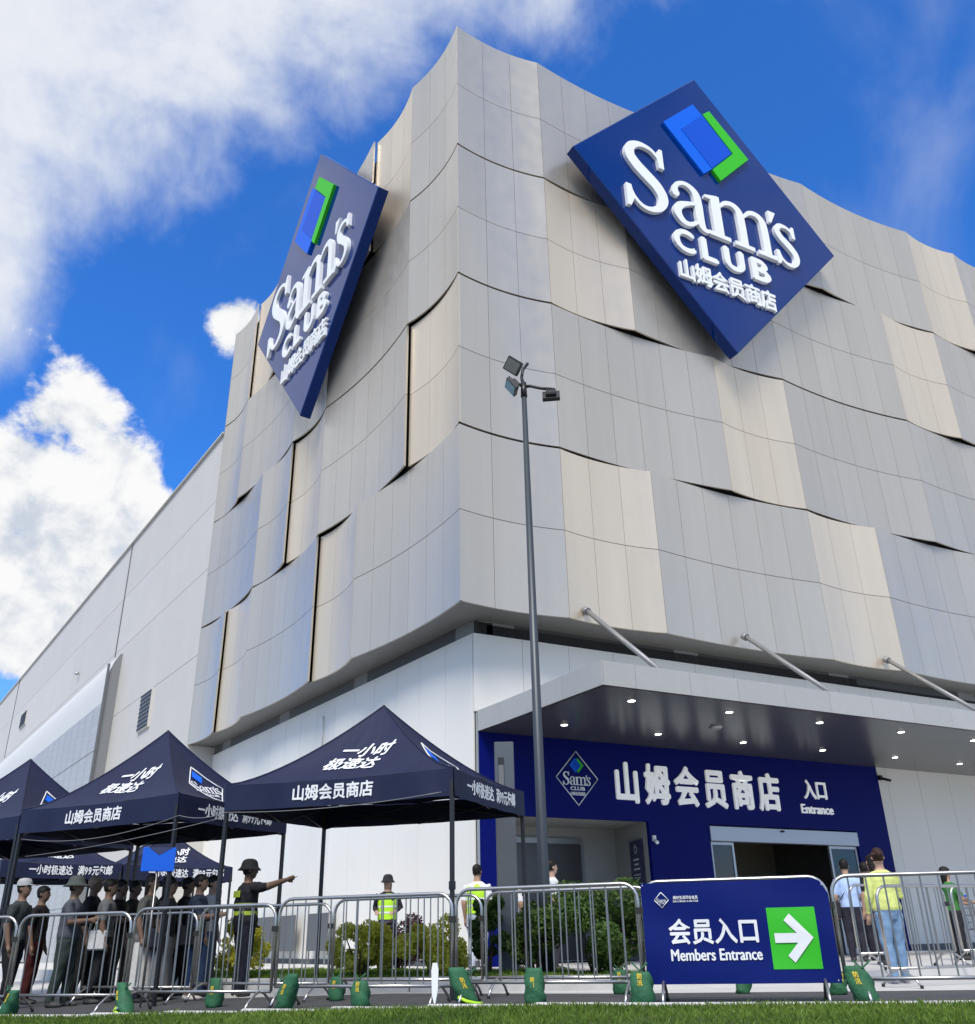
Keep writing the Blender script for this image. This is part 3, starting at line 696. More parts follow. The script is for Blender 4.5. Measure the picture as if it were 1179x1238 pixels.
S2 = [(-6.35, -.9), (-5.15, -2.45), (-3.85, -4.1), (-2.55, -5.7), (-1.25, -7.25)]
SL = ['steel crowd barrier of the second row behind the queue at far left', 'steel crowd barrier of the second row beside the pointing guard', 'steel crowd barrier of the second row before the yellow-green bushes', 'steel crowd barrier of the second row before the grey totem and lamp post']
for i in range(4): barrier(S2[i], S2[i + 1], SL[i], 'crowd barriers of the second row')
T3 = [((1.7, -7.75), (3.55, -7.95), 'steel crowd barrier of the right-hand lane directly behind the yellow-green top'), ((3.62, -7.95), (5.5, -8.15), 'steel crowd barrier of the right-hand lane at the right edge of the picture'),
      ((3.3, -5.9), (5.2, -6.05), 'steel crowd barrier deeper in the right-hand lane before the door'), ((5.3, -6.06), (7.2, -6.2), 'steel crowd barrier deeper in the right-hand lane before the shopping trolleys')]
for a, b, l in T3: barrier(a, b, l, 'crowd barriers of the right-hand lane', z=(FLOOR if a[1] > -6.2 else 0))

# ------------------------------------------------------------------ members entrance banner on the front barrier
a, b = Vector((*FN[5], 0)), Vector((*FN[6], 0)); d = (b - a).normalized(); mid = (a + b) / 2; nrm = Vector((d.y, -d.x, 0))
BW = (b - a).length - .03; bz0, bz1 = .17, 1.085
ban = thing('hanging_banner', 'blue members entrance banner with green arrow tied over a barrier', 'banner', (mid.x, mid.y, 0), math.atan2(d.y, d.x))
def FB(x, z, c):
    # sheet with slight sag ripples; x along, z up, c outward (towards the road)
    w = .006 * math.sin(x * 7 + z * 2) + .006 * math.sin(z * 9 + x * 3)
    return (x, -.026 - w - c, z)
pan = MB(); nx, nz = 28, 14; hw = BW / 2
def outline(x):
    return bz1 if x < hw - .14 else bz1 - .14 + math.sqrt(max(0, .14 ** 2 - (x - (hw - .14)) ** 2))
g = [[FB(-hw + BW * i / nx, bz0 + (outline(-hw + BW * i / nx) - bz0) * j / nz, 0) for i in range(nx + 1)] for j in range(nz + 1)]
pan.add([p for r_ in g for p in r_], [(j * (nx + 1) + i, j * (nx + 1) + i + 1, (j + 1) * (nx + 1) + i + 1, (j + 1) * (nx + 1) + i) for j in range(nz) for i in range(nx)], 0, True)
pan.build('sheet', mat('banner_blue', (.0015, .009, .115), .5, spec=.15, var=.06, nscale=4, bump=.05, bscale=6), ban, fix=False)
k = BW / 1.80
gx0, gx1, gz0, gz1 = .30 * k, .75 * k, .29, .83
def gridprism(mb, poly, c, fn):
    mb.prism(poly, c, c + .0015, fn=fn); return mb
q = MB(); nn_ = 8
vs = [FB(gx0 + (gx1 - gx0) * i / nn_, gz0 + (gz1 - gz0) * j / nn_, .006) for j in range(nn_ + 1) for i in range(nn_ + 1)]
q.add(vs, [(j * (nn_ + 1) + i, j * (nn_ + 1) + i + 1, (j + 1) * (nn_ + 1) + i + 1, (j + 1) * (nn_ + 1) + i) for j in range(nn_) for i in range(nn_)], 0, True)
q.build('green_square', mat('banner_green', (.03, .42, .012), .42), ban, fix=False)
cx_, cz_ = (gx0 + gx1) / 2, (gz0 + gz1) / 2; e = .178 * k
arrow = [(-e, -.045), (.35 * e, -.045), (-.32 * e, -.17), (-.02 * e, -.235), (1.05 * e, -.0), (-.02 * e, .235), (-.32 * e, .17), (.35 * e, .045), (-e, .045)]
arrow = [(-e * 1.0, -.042), (.18 * e, -.042), (-.42 * e, -.155), (-.10 * e, -.215), (1.0 * e, 0), (-.10 * e, .215), (-.42 * e, .155), (.18 * e, .042), (-e * 1.0, .042)]
MB().prism([(cx_ + x, cz_ + z) for x, z in arrow], .013, .015, fn=FB).build('arrow', 'print_white', ban)
m_ = MB(); glyphs(m_, '会员入口', -.66 * k, .22 * k, .515, .24, FB, .006, .009, bold=.022); m_.build('lettering', 'print_white', ban)
text_fit(MB(), 'Members Entrance', (-.65 * k, .21 * k, .375, .475), FB, .006, .009, bold=.024).build('lettering', 'print_white', ban)
lg = MB()
dm = [(0, -.072), (.07, 0), (0, .072), (-.07, 0)]
for i in range(4):
    p, q2 = dm[i], dm[(i + 1) % 4]; lg.tube([FB(-.70 * k + p[0], .925 + p[1], .008), FB(-.70 * k + q2[0], .925 + q2[1], .008)], .0045, 5)
FS = lambda x, z, c: FB(-.70 * k + x, .925 + z, c)
for ch in "Sam's": q3 = serif(ch, FS, .006, .009, .0145); lg.add(q3.v, q3.f)
text_fit(lg, 'CLUB', (-.024, .024, -.036, -.026), FS, .006, .009, bold=.02)
lg.build('logo', 'print_white', ban)
lg = MB(); glyphs(lg, '美好生活尽在会员', -.585 * k, -.34 * k, .928, .034, FB, .006, .008, bold=.02); lg.build('lettering', 'print_white', ban)
lg = MB(); text_fit(lg, 'Life is Better in the Club', (-.585 * k, -.34 * k, .903, .922), FB, .006, .008, bold=.02); lg.build('lettering', 'print_white', ban)
tie = MB()
for x, z in ((-hw + .02, bz0), (hw - .03, bz0 + .02), (-hw + .02, bz1 - .02), (hw - .05, bz1 - .06)): tie.tube([FB(x, z, .005), (x, .02, z + .02)], .006, 5)
tie.build('cable_tie', 'print_white', ban)

# ------------------------------------------------------------------ canopy tents
def tent(F, L, Rr, zb, zval, zeave, zapex, label, front, sidetxt):
    F, L, Rr = [Vector((*p, 0)) for p in (F, L, Rr)]; B = L + Rr - F; ctr = (L + Rr) / 2
    t = thing('canopy_tent', label, 'tent', (ctr.x, ctr.y, zb), 0.0, 'navy canopy tents')
    cs = [p - ctr for p in (L, F, Rr, B)]; ze = zeave - zb; zv = zval - zb; za = zapex - zb
    def surf(i, s, r):
        A, Bc = cs[i], cs[(i + 1) % 4]; base = A.lerp(Bc, s) * r
        f = (1 - r) ** 1.42 if r < 1 else 0
        sag = -.16 * math.sin(math.pi * s) * math.sin(math.pi * r) * r - .035 * math.sin(math.pi * s) * r ** 3
        fold = .022 * mnoise.noise(Vector((base.x * 2.2 + ctr.x, base.y * 2.2 + ctr.y, 0))) + .010 * math.sin(14 * s + 3 * r) * r * (1 - abs(2 * s - 1)) + .012 * mnoise.noise(Vector((s * 9, r * 3, i + ctr.x)))
        return Vector((base.x, base.y, ze + (za - ze) * f + sag + fold * min(1, r * 3) * (math.sin(math.pi * s) ** .5 if 0 < s < 1 else 0)))
    def val(i, s, v):
        A, Bc = cs[i], cs[(i + 1) % 4]; p = A.lerp(Bc, s); e = (Bc - A).normalized(); o = Vector((e.y, -e.x, 0))
        rip = .014 * math.sin(s * 23 + i * 2) * v + .006 * math.sin(s * 51) * v
        return Vector((p.x, p.y, ze - .035 * math.sin(math.pi * s) * (1 - .5 * v))) + o * (.008 + rip) + Vector((0, 0, -(ze - zv) * v))
    rf = MB(); ns, nr = 28, 18
    for i in range(4):
        vs = [surf(i, s / ns, max(.015, r / nr)) for r in range(nr + 1) for s in range(ns + 1)]
        rf.add(vs, [(r * (ns + 1) + s, (r + 1) * (ns + 1) + s, (r + 1) * (ns + 1) + s + 1, r * (ns + 1) + s + 1) for r in range(nr) for s in range(ns)], 0, True)
    roof = rf.build('roof', 'tent_navy', t, fix=False)
    for i in range(4):
        rb = MB(); rb.tube([surf(i, 0, r / 12) + Vector((0, 0, .004)) for r in range(13)], .011, 5); rb.build('ridge_seam', 'tent_navy', roof)
    for i in range(4):
        vb = MB(); n2, m2 = 30, 4
        vs = [val(i, s / n2, v / m2) for v in range(m2 + 1) for s in range(n2 + 1)]
        vb.add(vs, [(v * (n2 + 1) + s, (v + 1) * (n2 + 1) + s, (v + 1) * (n2 + 1) + s + 1, v * (n2 + 1) + s + 1) for v in range(m2) for s in range(n2)], 0, True)
        vb.build('valance', 'tent_navy', t, fix=False)
    for p in cs:
        q = p * .985
        lg = MB(); lg.box((q.x, q.y, (ze) / 2), (.045, .045, ze), rz=math.atan2((cs[1] - cs[0]).y, (cs[1] - cs[0]).x)); lg.box((q.x, q.y, .01), (.10, .10, .012))
        lg.box((q.x, q.y, ze * .47), (.06, .06, .09)); lg.build('leg', 'tent_pole', t)
    for i in range(4):
        tr = MB(); A, Bc = cs[i] * .975, cs[(i + 1) % 4] * .975
        for k in range(2):
            p, q, m = A.lerp(Bc, k / 2), A.lerp(Bc, (k + 1) / 2), None
            tr.tube([p + Vector((0, 0, zv - .02)), q + Vector((0, 0, ze - .06))], .010, 5); tr.tube([p + Vector((0, 0, ze - .06)), q + Vector((0, 0, zv - .02))], .010, 5)
        tr.build('truss', 'tent_pole', t)
    mp = MB(); mp.tube([(0, 0, ze - .15), (0, 0, za + .01)], .02, 6); mp.build('centre_pole', 'tent_pole', t)
    def VT(i):
        ln = (cs[(i + 1) % 4] - cs[i]).length; A, Bc = cs[i], cs[(i + 1) % 4]; e = (Bc - A).normalized(); o = Vector((e.y, -e.x, 0))
        return ln, (lambda a, b, c: tuple(val(i, a / ln, 1 - b / (ze - zv)) + o * (c + .006)))
    def RT_(i):
        ln = (cs[(i + 1) % 4] - cs[i]).length
        def fn(a, b, c):
            # a along the eave from its middle, b up the slope from the eave
            hs = 1.75; r = 1 - b / hs; s = .5 + a / (ln * max(r, .2))
            p = surf(i, min(1, max(0, s)), r); p1 = surf(i, min(1, max(0, s + .01)), r); p2 = surf(i, s, r - .01); nn = (p1 - p).cross(p2 - p).normalized()
            if nn.z < 0: nn = -nn
            return tuple(p + nn * (c + .008))
        return fn
    ln, fv = VT(0)
    m1 = MB()
    if front == 'name': glyphs(m1, '山姆会员商店', .31 * ln, .67 * ln, .075, .21, fv, 0, .003, bold=.022)
    else:
        glyphs(m1, '一小时极速达', .22 * ln, .58 * ln, .08, .22, fv, 0, .003, bold=.02); m1.build('lettering', 'print_white', t); m1 = MB()
        glyphs(m1, '满99元包邮', .62 * ln, .92 * ln, .08, .22, fv, 0, .003, bold=.02)
    m1.build('lettering', 'print_white', t)
    m1 = MB(); f0 = RT_(0)
    glyphs(m1, '一小时', -.34, .40, .84, .25, f0, 0, .003, bold=.022, slant=.35); m1.build('lettering', 'print_white', roof)
    m1 = MB(); glyphs(m1, '极速达', -.48, .28, .58, .25, f0, 0, .003, bold=.022, slant=.35); m1.build('lettering', 'print_white', roof)
    if sidetxt:
        ln, fv = VT(1); m1 = MB(); glyphs(m1, '一小时极速达', .16 * ln, .51 * ln, .08, .20, fv, 0, .003, bold=.02); m1.build('lettering', 'print_white', t); m1 = MB(); glyphs(m1, '满99元包邮', .55 * ln, .84 * ln, .08, .20, fv, 0, .003, bold=.02); m1.build('lettering', 'print_white', t)
    f1 = RT_(1); m1 = MB(); hx, hz = .36, .40; cz = .72; dmd = [(0, cz - hz), (hx, cz), (0, cz + hz), (-hx, cz)]
    for i in range(4):
        p, q = dmd[i], dmd[(i + 1) % 4]; m1.tube([f1(p[0] + (q[0] - p[0]) * k / 4, p[1] + (q[1] - p[1]) * k / 4, .004) for k in range(5)], .010, 5)
    fe = lambda a, b, c: f1(a, b + cz, c)
    for ch in "Sam's": q3 = serif(ch, fe, 0, .004, .082); m1.add(q3.v, q3.f)
    text_fit(m1, 'CLUB', (-.14, .14, -.2, -.145), fe, 0, .004, bold=.02)
    m1.build('logo', 'print_white', roof)
    MB().prism([(a * .08, b * .08) for a, b in LOGO_BLUE], 0, .004, fn=fe).build('logo', 'logo_blue_light', roof)
    return t
tent((-3.07, -5.96), (-5.23, -3.65), (-1.24, -4.48), 0.0, 2.16, 2.485, 3.62, 'navy canopy tent nearest the entrance, rightmost of the front row', 'name', True)
tent((-5.64, -2.65), (-7.45, -.09), (-3.72, -1.29), -.10, 2.16, 2.50, 3.72, 'navy canopy tent in the middle of the front row, over the queue', 'name', True)
tent((-7.45, .45), (-9.25, 3.01), (-5.53, 1.81), -.13, 2.14, 2.48, 3.66, 'navy canopy tent at the left edge of the front row', 'name', True)
tent((-2.25, 8.2), (-4.85, 7.75), (-2.65, 10.6), .12, 2.0, 2.32, 3.3, 'navy canopy tent in the back row, seen left of the pointing guard', 'slogan', False)
tent((-4.9, 7.7), (-7.4, 7.3), (-5.3, 10.1), .12, 2.0, 2.32, 3.3, 'navy canopy tent in the back row behind the queue at far left', 'slogan', False)
# cables slung along the tents
def sag(a, b, s, n=14): a = Vector(a); b = Vector(b); return [a.lerp(b, i / n) - Vector((0, 0, s * 4 * (i / n) * (1 - i / n))) for i in range(n + 1)]
cb = MB(); cb.tube(sag((-7.4, -.15, 2.08), (-5.62, -2.7, 2.2), .14)[:-1] + sag((-5.62, -2.7, 2.2), (-5.22, -3.7, 2.14), .05)[:-1] + sag((-5.22, -3.7, 2.14), (-3.2, -5.9, 2.2), .06), .005, 5)
cb.build('string_cable', 'strut', None, label='thin grey cable slung along the front edge of the tents', category='cable')
cb = MB(); cb.tube(sag((-7.3, .0, 1.85), (-5.2, -3.55, 2.10), .05), .005, 5)
cb.build('string_cable', 'strut', None, label='second thin cable sagging under the tents, lower at its left end', category='cable')

# ------------------------------------------------------------------ green sandbags on the barrier feet
bagi = 0
def sandbag(x, y, rz, sc, label, lean=0.0, z=None, textside=True):
    t = thing('sandbag', label, 'sandbag', (x, y, gz(x) if z is None else z), rz, 'green sandbags weighing down the barriers')
    mb = MB(); rings = []
    for i in range(10):
        v = i / 9; zz_ = (.40 + .06 * math.sin(x * 13)) * sc * v; w = (.135 - .035 * v + .022 * math.sin(v * math.pi)) * sc; dd = (.125 - .075 * v + .02 * math.sin(v * math.pi)) * sc
        if i == 0: w *= .9; dd *= .9
        off = Vector((lean * zz_, -.02 * v, zz_)); rg = []
        for j in range(16):
            a = 2 * math.pi * j / 16; c, s = math.cos(a), math.sin(a); p = 2.6
            rr = 1 / (abs(c) ** p + abs(s) ** p) ** (1 / p); wob = 1 + .09 * math.sin(2 * a + i * .9 + x * 9) + .06 * math.sin(3 * a + i * 1.7 + x * 5) + .03 * math.sin(7 * a + i)
            rg.append(Vector((c * w * rr * wob, s * dd * rr * wob, 0)) + off)
        rings.append(rg)
    mb.loft(rings); mb.build('bag', 'bag_green', t)
    st = MB(); st.tube([(-.09 * sc, -.03 * sc, .44 * sc), (0, -.07 * sc, .36 * sc), (.09 * sc, -.03 * sc, .44 * sc)], .012 * sc, 6); st.build('strap', 'bag_green', t)
    if textside:
        m = MB(); fn = lambda a, b, c: (a + lean * b, -.150 * sc - c + .070 * sc * b / (.46 * sc), b)
        glyph(m, '防', -.03 * sc, .27 * sc, .065 * sc, .065 * sc, fn, .006, .008, .02); glyph(m, '汛', -.03 * sc, .20 * sc, .065 * sc, .065 * sc, fn, .006, .008, .02); m.build('print', 'yellow_print', t)
    return t
BR = -.85
BAGS = [(-7.28, -2.35, -1.2, 1.0, 'green sandbag on the barrier foot at the left edge of the picture', .5), (-6.10, -3.58, -1.3, 1.0, 'green sandbag with lime stripe below the first whole barrier', -.6),
        (-5.15, -3.75, BR, .95, 'green sandbag at the feet of the pointing guard', 0.05), (-4.70, -5.06, -1.2, 1.05, 'green sandbag leaning left just right of the pointing guard', .45),
        (-3.88, -4.45, BR, .9, 'dark green sandbag half hidden behind the barrier right of the guard', .0), (-4.02, -5.62, BR, 1.0, 'green sandbag upright in front of the left yellow-green bush', .0),
        (-3.22, -6.62, -.2, 1.05, 'green sandbag with lime stripe at the tent leg beside the white marker', -.4), (-2.72, -7.12, BR, 1.0, 'green sandbag upright in front of the lamp post', .0),
        (-2.02, -7.98, BR, 1.12, 'green sandbag with yellow print at the left end of the banner', .0), (-1.16, -6.42, BR, .95, 'green sandbag in the second row behind the front barrier left of the banner', .0),
        (-.20, -7.35, -.3, .8, 'green sandbag showing under the left half of the banner', .3), (.30, -8.25, -.4, .85, 'green sandbag showing under the right end of the banner', .2), (-.50, -9.36, -1.0, 1.1, 'green sandbag at the right end of the banner', -.25)]
for x, y, rz, sc, l, ln in BAGS:
    tb = sandbag(x, y, rz, sc * .74, l, ln)
    if 'lime stripe' in l:
        q = .74 * sc; MB().tube([(-.17 * q, -.10 * q, .10 * q), (-.08 * q, -.165 * q, .055 * q), (.06 * q, -.17 * q, .025 * q), (.15 * q, -.12 * q, .02 * q)], .016 * q + .004, 6).build('reflective_strap', 'hi_vis', tb)

# ------------------------------------------------------------------ street lamp
lp = thing('street_lamp', 'tall slim grey street lamp with three floodlights in front of the facade corner', 'street lamp', (-.70, -4.05, FLOOR))
zt = 9.35
MB().tube([(0, 0, 0), (0, 0, 1.2), (0, 0, zt)], [.088, .082, .046], 16).build('pole', 'lamp_pole', lp)
MB().tube([(0, 0, 0), (0, 0, .03)], .19, 12).build('base_plate', 'lamp_pole', lp)
MB().tube([(0, 0, zt), (0, 0, zt + .30)], [.06, .05], 12).build('collar', 'black', lp)
cr = Vector((.88, -.47, 0)); cf = Vector((-.43, -.80, 0)) * -1
def arm(pts): return [Vector((0, 0, zt + .22)) + cr * a + cf * b + Vector((0, 0, c)) for a, b, c in pts]
MB().tube(arm([(0, 0, 0), (.12, -.05, -.02), (.3, -.1, -.10), (.55, -.15, -.16)]), .03, 8).build('arm', 'black', lp)
MB().tube(arm([(0, 0, 0), (-.03, .02, .2), (.0, .1, .42), (.1, .2, .62)]), .03, 8).build('arm', 'black', lp)
MB().tube(arm([(0, 0, 0), (-.08, -.05, .02), (-.2, -.1, .02)]), .03, 8).build('arm', 'black', lp)
def flood(pos, fwd, up, w=.31, h=.26):
    fwd = Vector(fwd).normalized(); rt = fwd.cross(Vector(up)).normalized(); u2 = rt.cross(fwd); m3 = Matrix((rt, fwd, u2)).transposed()
    q = MB(); q.box((0, 0, 0), (w, .07, h)); q.box((0, -.06, 0), (w * .6, .06, h * .6))
    for i in range(5): q.box((-w * .24 + i * w * .12, -.10, 0), (.012, .04, h * .55))
    o = q.build('floodlight', 'black', lp); o.matrix_local = Matrix.Translation(pos) @ m3.to_4x4()
    MB().box((0, .038, 0), (w * .86, .006, h * .84)).build('lens', mat('lamp_glass', (.16, .17, .15), .15, spec=.7) if 'lamp_glass' not in MATS else 'lamp_glass', o)
p_ = arm([(-.18, -.05, .42), (-.22, -.1, -.05), (.48, -.15, -.30)])
flood(p_[0], cf * -1 + cr * -.55 + Vector((0, 0, -.55)), cr * .5 + Vector((0, 0, .6)))
flood(p_[1], cr * -1 + Vector((0, 0, -.8)) - cf * .1, (0, 0, 1))
flood(p_[2], cf * 1.0 + Vector((0, 0, -.55)) + cr * .1, (0, 0, 1))

# ------------------------------------------------------------------ grey totem by the entrance
tt = thing('totem_post', 'slim grey square totem post with a slot near the top, left of the lamp post', 'post', (-.73, -3.02, FLOOR), R(-28))
q = MB(); q.cbox((0, 0, 1.68), (.31, .16, 3.36), .012); q.build('body', 'totem', tt)
q = MB(); q.box((-.055, -.083, 2.75), (.10, .02, .72)); q.build('slot', 'black', tt)
q = MB(); q.box((-.055, -.092, 2.70), (.085, .012, .58)); q.build('screen', 'grey_board', tt)

# ------------------------------------------------------------------ planting bed with kerb
bed = [(-4.55, -1.75), (-3.3, -3.2), (-.65, -5.55), (.2, -5.4), (-.15, -3.6), (-1.5, .6), (-3.6, 3.2), (-4.9, 3.2)]
bm_ = MB(); bm_.prism(bed, -.15, .135); bm_.build('planting_bed', 'lawn', None, kind='structure')
for i in range(len(bed)):
    a, b = Vector((*bed[i], 0)), Vector((*bed[(i + 1) % len(bed)], 0)); d = b - a; nk = max(1, round(d.length / 1.0))
    for k in range(nk):
        m = a + d * ((k + .5) / nk); kb = MB(); kb.cbox((m.x, m.y, .02), (d.length / nk - .012, .12, .30), .012, rz=math.atan2(d.y, d.x)); kb.build('kerb_stone', 'kerb', bpy.data.objects['planting_bed'])
def leaves(n, centres, size, seed, flat_=.0):
    # leaf quads spread through a set of clumps: returns arrays
    g = np.random.default_rng(seed); vs = []; fs = []; tone = []
    C_ = np.array([c[:3] for c in centres]); Rr_ = np.array([c[3] for c in centres]); w = Rr_ ** 2; w /= w.sum()
    idx = g.choice(len(C_), n, p=w); dv = g.normal(size=(n, 3)); dv /= np.linalg.norm(dv, axis=1)[:, None]
    rad = Rr_[idx] * (.55 + .5 * g.random(n) ** .6); pos = C_[idx] + dv * rad[:, None]
    up = dv + g.normal(size=(n, 3)) * .6; up /= np.linalg.norm(up, axis=1)[:, None]
    tx = np.cross(up, g.normal(size=(n, 3))); tx /= np.linalg.norm(tx, axis=1)[:, None]; ty = np.cross(up, tx)
    sz = size * (.6 + .8 * g.random(n))[:, None]
    q = np.stack([pos - tx * sz, pos - ty * sz * .5, pos + tx * sz, pos + ty * sz * .5], 1).reshape(-1, 3)
    tn = np.clip(.25 + .35 * g.random(n) + .4 * (g.random(len(C_))[idx] - .3), 0, 1)
    return q, np.arange(4 * n).reshape(-1, 4), np.repeat(tn, 4)
def leaf_obj(name, data, m, parent=None, **tags):
    q, f, tn = data; me = bpy.data.meshes.new(name)
    me.vertices.add(len(q)); me.vertices.foreach_set('co', q.ravel()); nf = len(f); k = f.shape[1]
    me.loops.add(nf * k); me.loops.foreach_set('vertex_index', f.ravel().astype(np.int32)); me.polygons.add(nf)
    me.polygons.foreach_set('loop_start', np.arange(0, nf * k, k, dtype=np.int32)); me.update(calc_edges=True)
    at = me.attributes.new('tone', 'FLOAT', 'POINT'); at.data.foreach_set('value', tn.astype(np.float32))
    return link(name, me, m, parent, **tags)
def bush(x, y, w, h, m, n, size, label, seed, z=.135, nst=7, name='shrub'):
    t = thing(name, label, 'bush', (x, y, z)); g = random.Random(seed); cl = []
    for i in range(26):
        a = g.random() * 6.283; r = w * .5 * math.sqrt(g.random()); zz_ = h * (.22 + .66 * g.random()); f = math.sqrt(max(.1, 1 - ((zz_ / h - .45) / .62) ** 2))
        cl.append((math.cos(a) * r * f, math.sin(a) * r * f, zz_, w * (.10 + .09 * g.random())))
    leaf_obj('foliage', leaves(n, cl, size, seed), m, t)
    for i in range(nst):
        c = cl[i]; MB().tube([(c[0] * .12, c[1] * .12, 0), (c[0] * .5, c[1] * .5, c[2] * .55), (c[0], c[1], c[2])], [.018, .012, .006], 5).build('stem', 'wood', t)
bush(-2.87, -2.50, .80, .72, 'leaf_yellow', 6500, .028, 'rounded yellow-green shrub left of the person in the lime vest', 11)
bush(-2.10, -3.38, .86, .74, 'leaf_yellow', 7500, .028, 'rounded yellow-green shrub beside the tent leg, right of the lime vest', 12)
bush(-4.1, -.9, .7, .85, 'leaf_yellow', 4000, .028, 'yellow-green shrub glimpsed between the person in jeans and the guard', 17)
bush(-1.25, -.10, .95, .86, 'leaf_purple', 6000, .03, 'dark purple shrub between the two yellow-green shrubs', 13)
bush(-1.18, -3.25, .6, 1.12, 'leaf_green', 5000, .032, 'dark green bush left of the grey totem post', 14)
bush(-.33, -4.70, 1.5, 1.15, 'leaf_green', 12000, .032, 'large dark green bush right of the lamp post', 15, nst=10)
bush(-.95, -4.15, .7, .95, 'leaf_green', 4500, .032, 'dark green bush between the totem and the lamp post', 16)

# ------------------------------------------------------------------ boards along the left wall
for i, (u0, u1) in enumerate(((7.0, 8.15), (8.95, 10.5), (10.55, 12.1))):
    t = thing('grey_board', ['grey metal board against the white wall, nearest the lime vest', 'grey metal board against the white wall, middle of three', 'grey metal board against the white wall, nearest the pointing guard'][i], 'board', PL((u0 + u1) / 2, WO + .25, FLOOR), -ANG)
    MB().cbox((0, 0, .72), (.03, u1 - u0 - .02, .84), .006).build('panel', 'grey_board', t)
    for s in (-1, 1): MB().box((.0, s * (u1 - u0) * .4, .16), (.03, .04, .32)).build('leg', 'steel_dull', t)

# ------------------------------------------------------------------ white marker stuck in the lawn
mk = thing('lawn_marker', 'small white pointed marker stuck in the lawn in front of the barriers', 'marker', (-3.78, -7.0, .0), R(-40))
MB().prism([(-.028, .12), (.0, .02), (.03, .16), (.036, .34), (.022, .40), (-.022, .40), (-.036, .33)], -.006, .006, fn=lambda a, b, c: (a, c, b)).build('blade', 'letter_white', mk)
MB().tube([(0, .01, -.02), (0, .01, .25)], .006, 5).build('stake', 'black', mk)

# ------------------------------------------------------------------ blue sign board over the queue
pd = thing('pole_sign', 'blue sign board with a darker notch on a pole under the middle tent', 'sign', (-5.80, -2.62, gz(-5.8)), R(-10))
MB().cbox((0, 0, 1.74), (.42, .03, .30), .006).build('board', 'board_blue', pd)
MB().prism([(-.14, .15), (.0, .055), (.16, .15)], .016, .020, fn=lambda a, b, c: (a, -c, 1.74 + b)).build('notch', 'board_blue_dark', pd)
MB().tube([(0, .01, 0), (0, .01, 1.6)], .014, 6).build('pole', 'steel_dull', pd)

# ------------------------------------------------------------------ people
def colmat(c, rough=.8):
    k = 'cloth_%d_%d_%d' % tuple(int(v * 999) for v in c)
    if k not in MATS: mat(k, c, rough, var=.12, nscale=14, bump=.25, bscale=30, spec=.25)
    return k
def remesh(mb, vox):
    me = mb.mesh('tmp'); o = bpy.data.objects.new('tmp', me); COL.objects.link(o)
    r_ = o.modifiers.new('r', 'REMESH'); r_.mode = 'VOXEL'; r_.voxel_size = vox; r_.use_smooth_shade = True
    s_ = o.modifiers.new('s', 'SMOOTH'); s_.factor = .5; s_.iterations = 3
    dg = bpy.context.evaluated_depsgraph_get(); out = bpy.data.meshes.new_from_object(o.evaluated_get(dg))
    bpy.data.objects.remove(o); bpy.data.meshes.remove(me); return out
def seg_t(p, a, b):
    d = b - a; t = max(0, min(1, (p - a).dot(d) / d.length_squared)); return (p - (a + d * t)).length, t
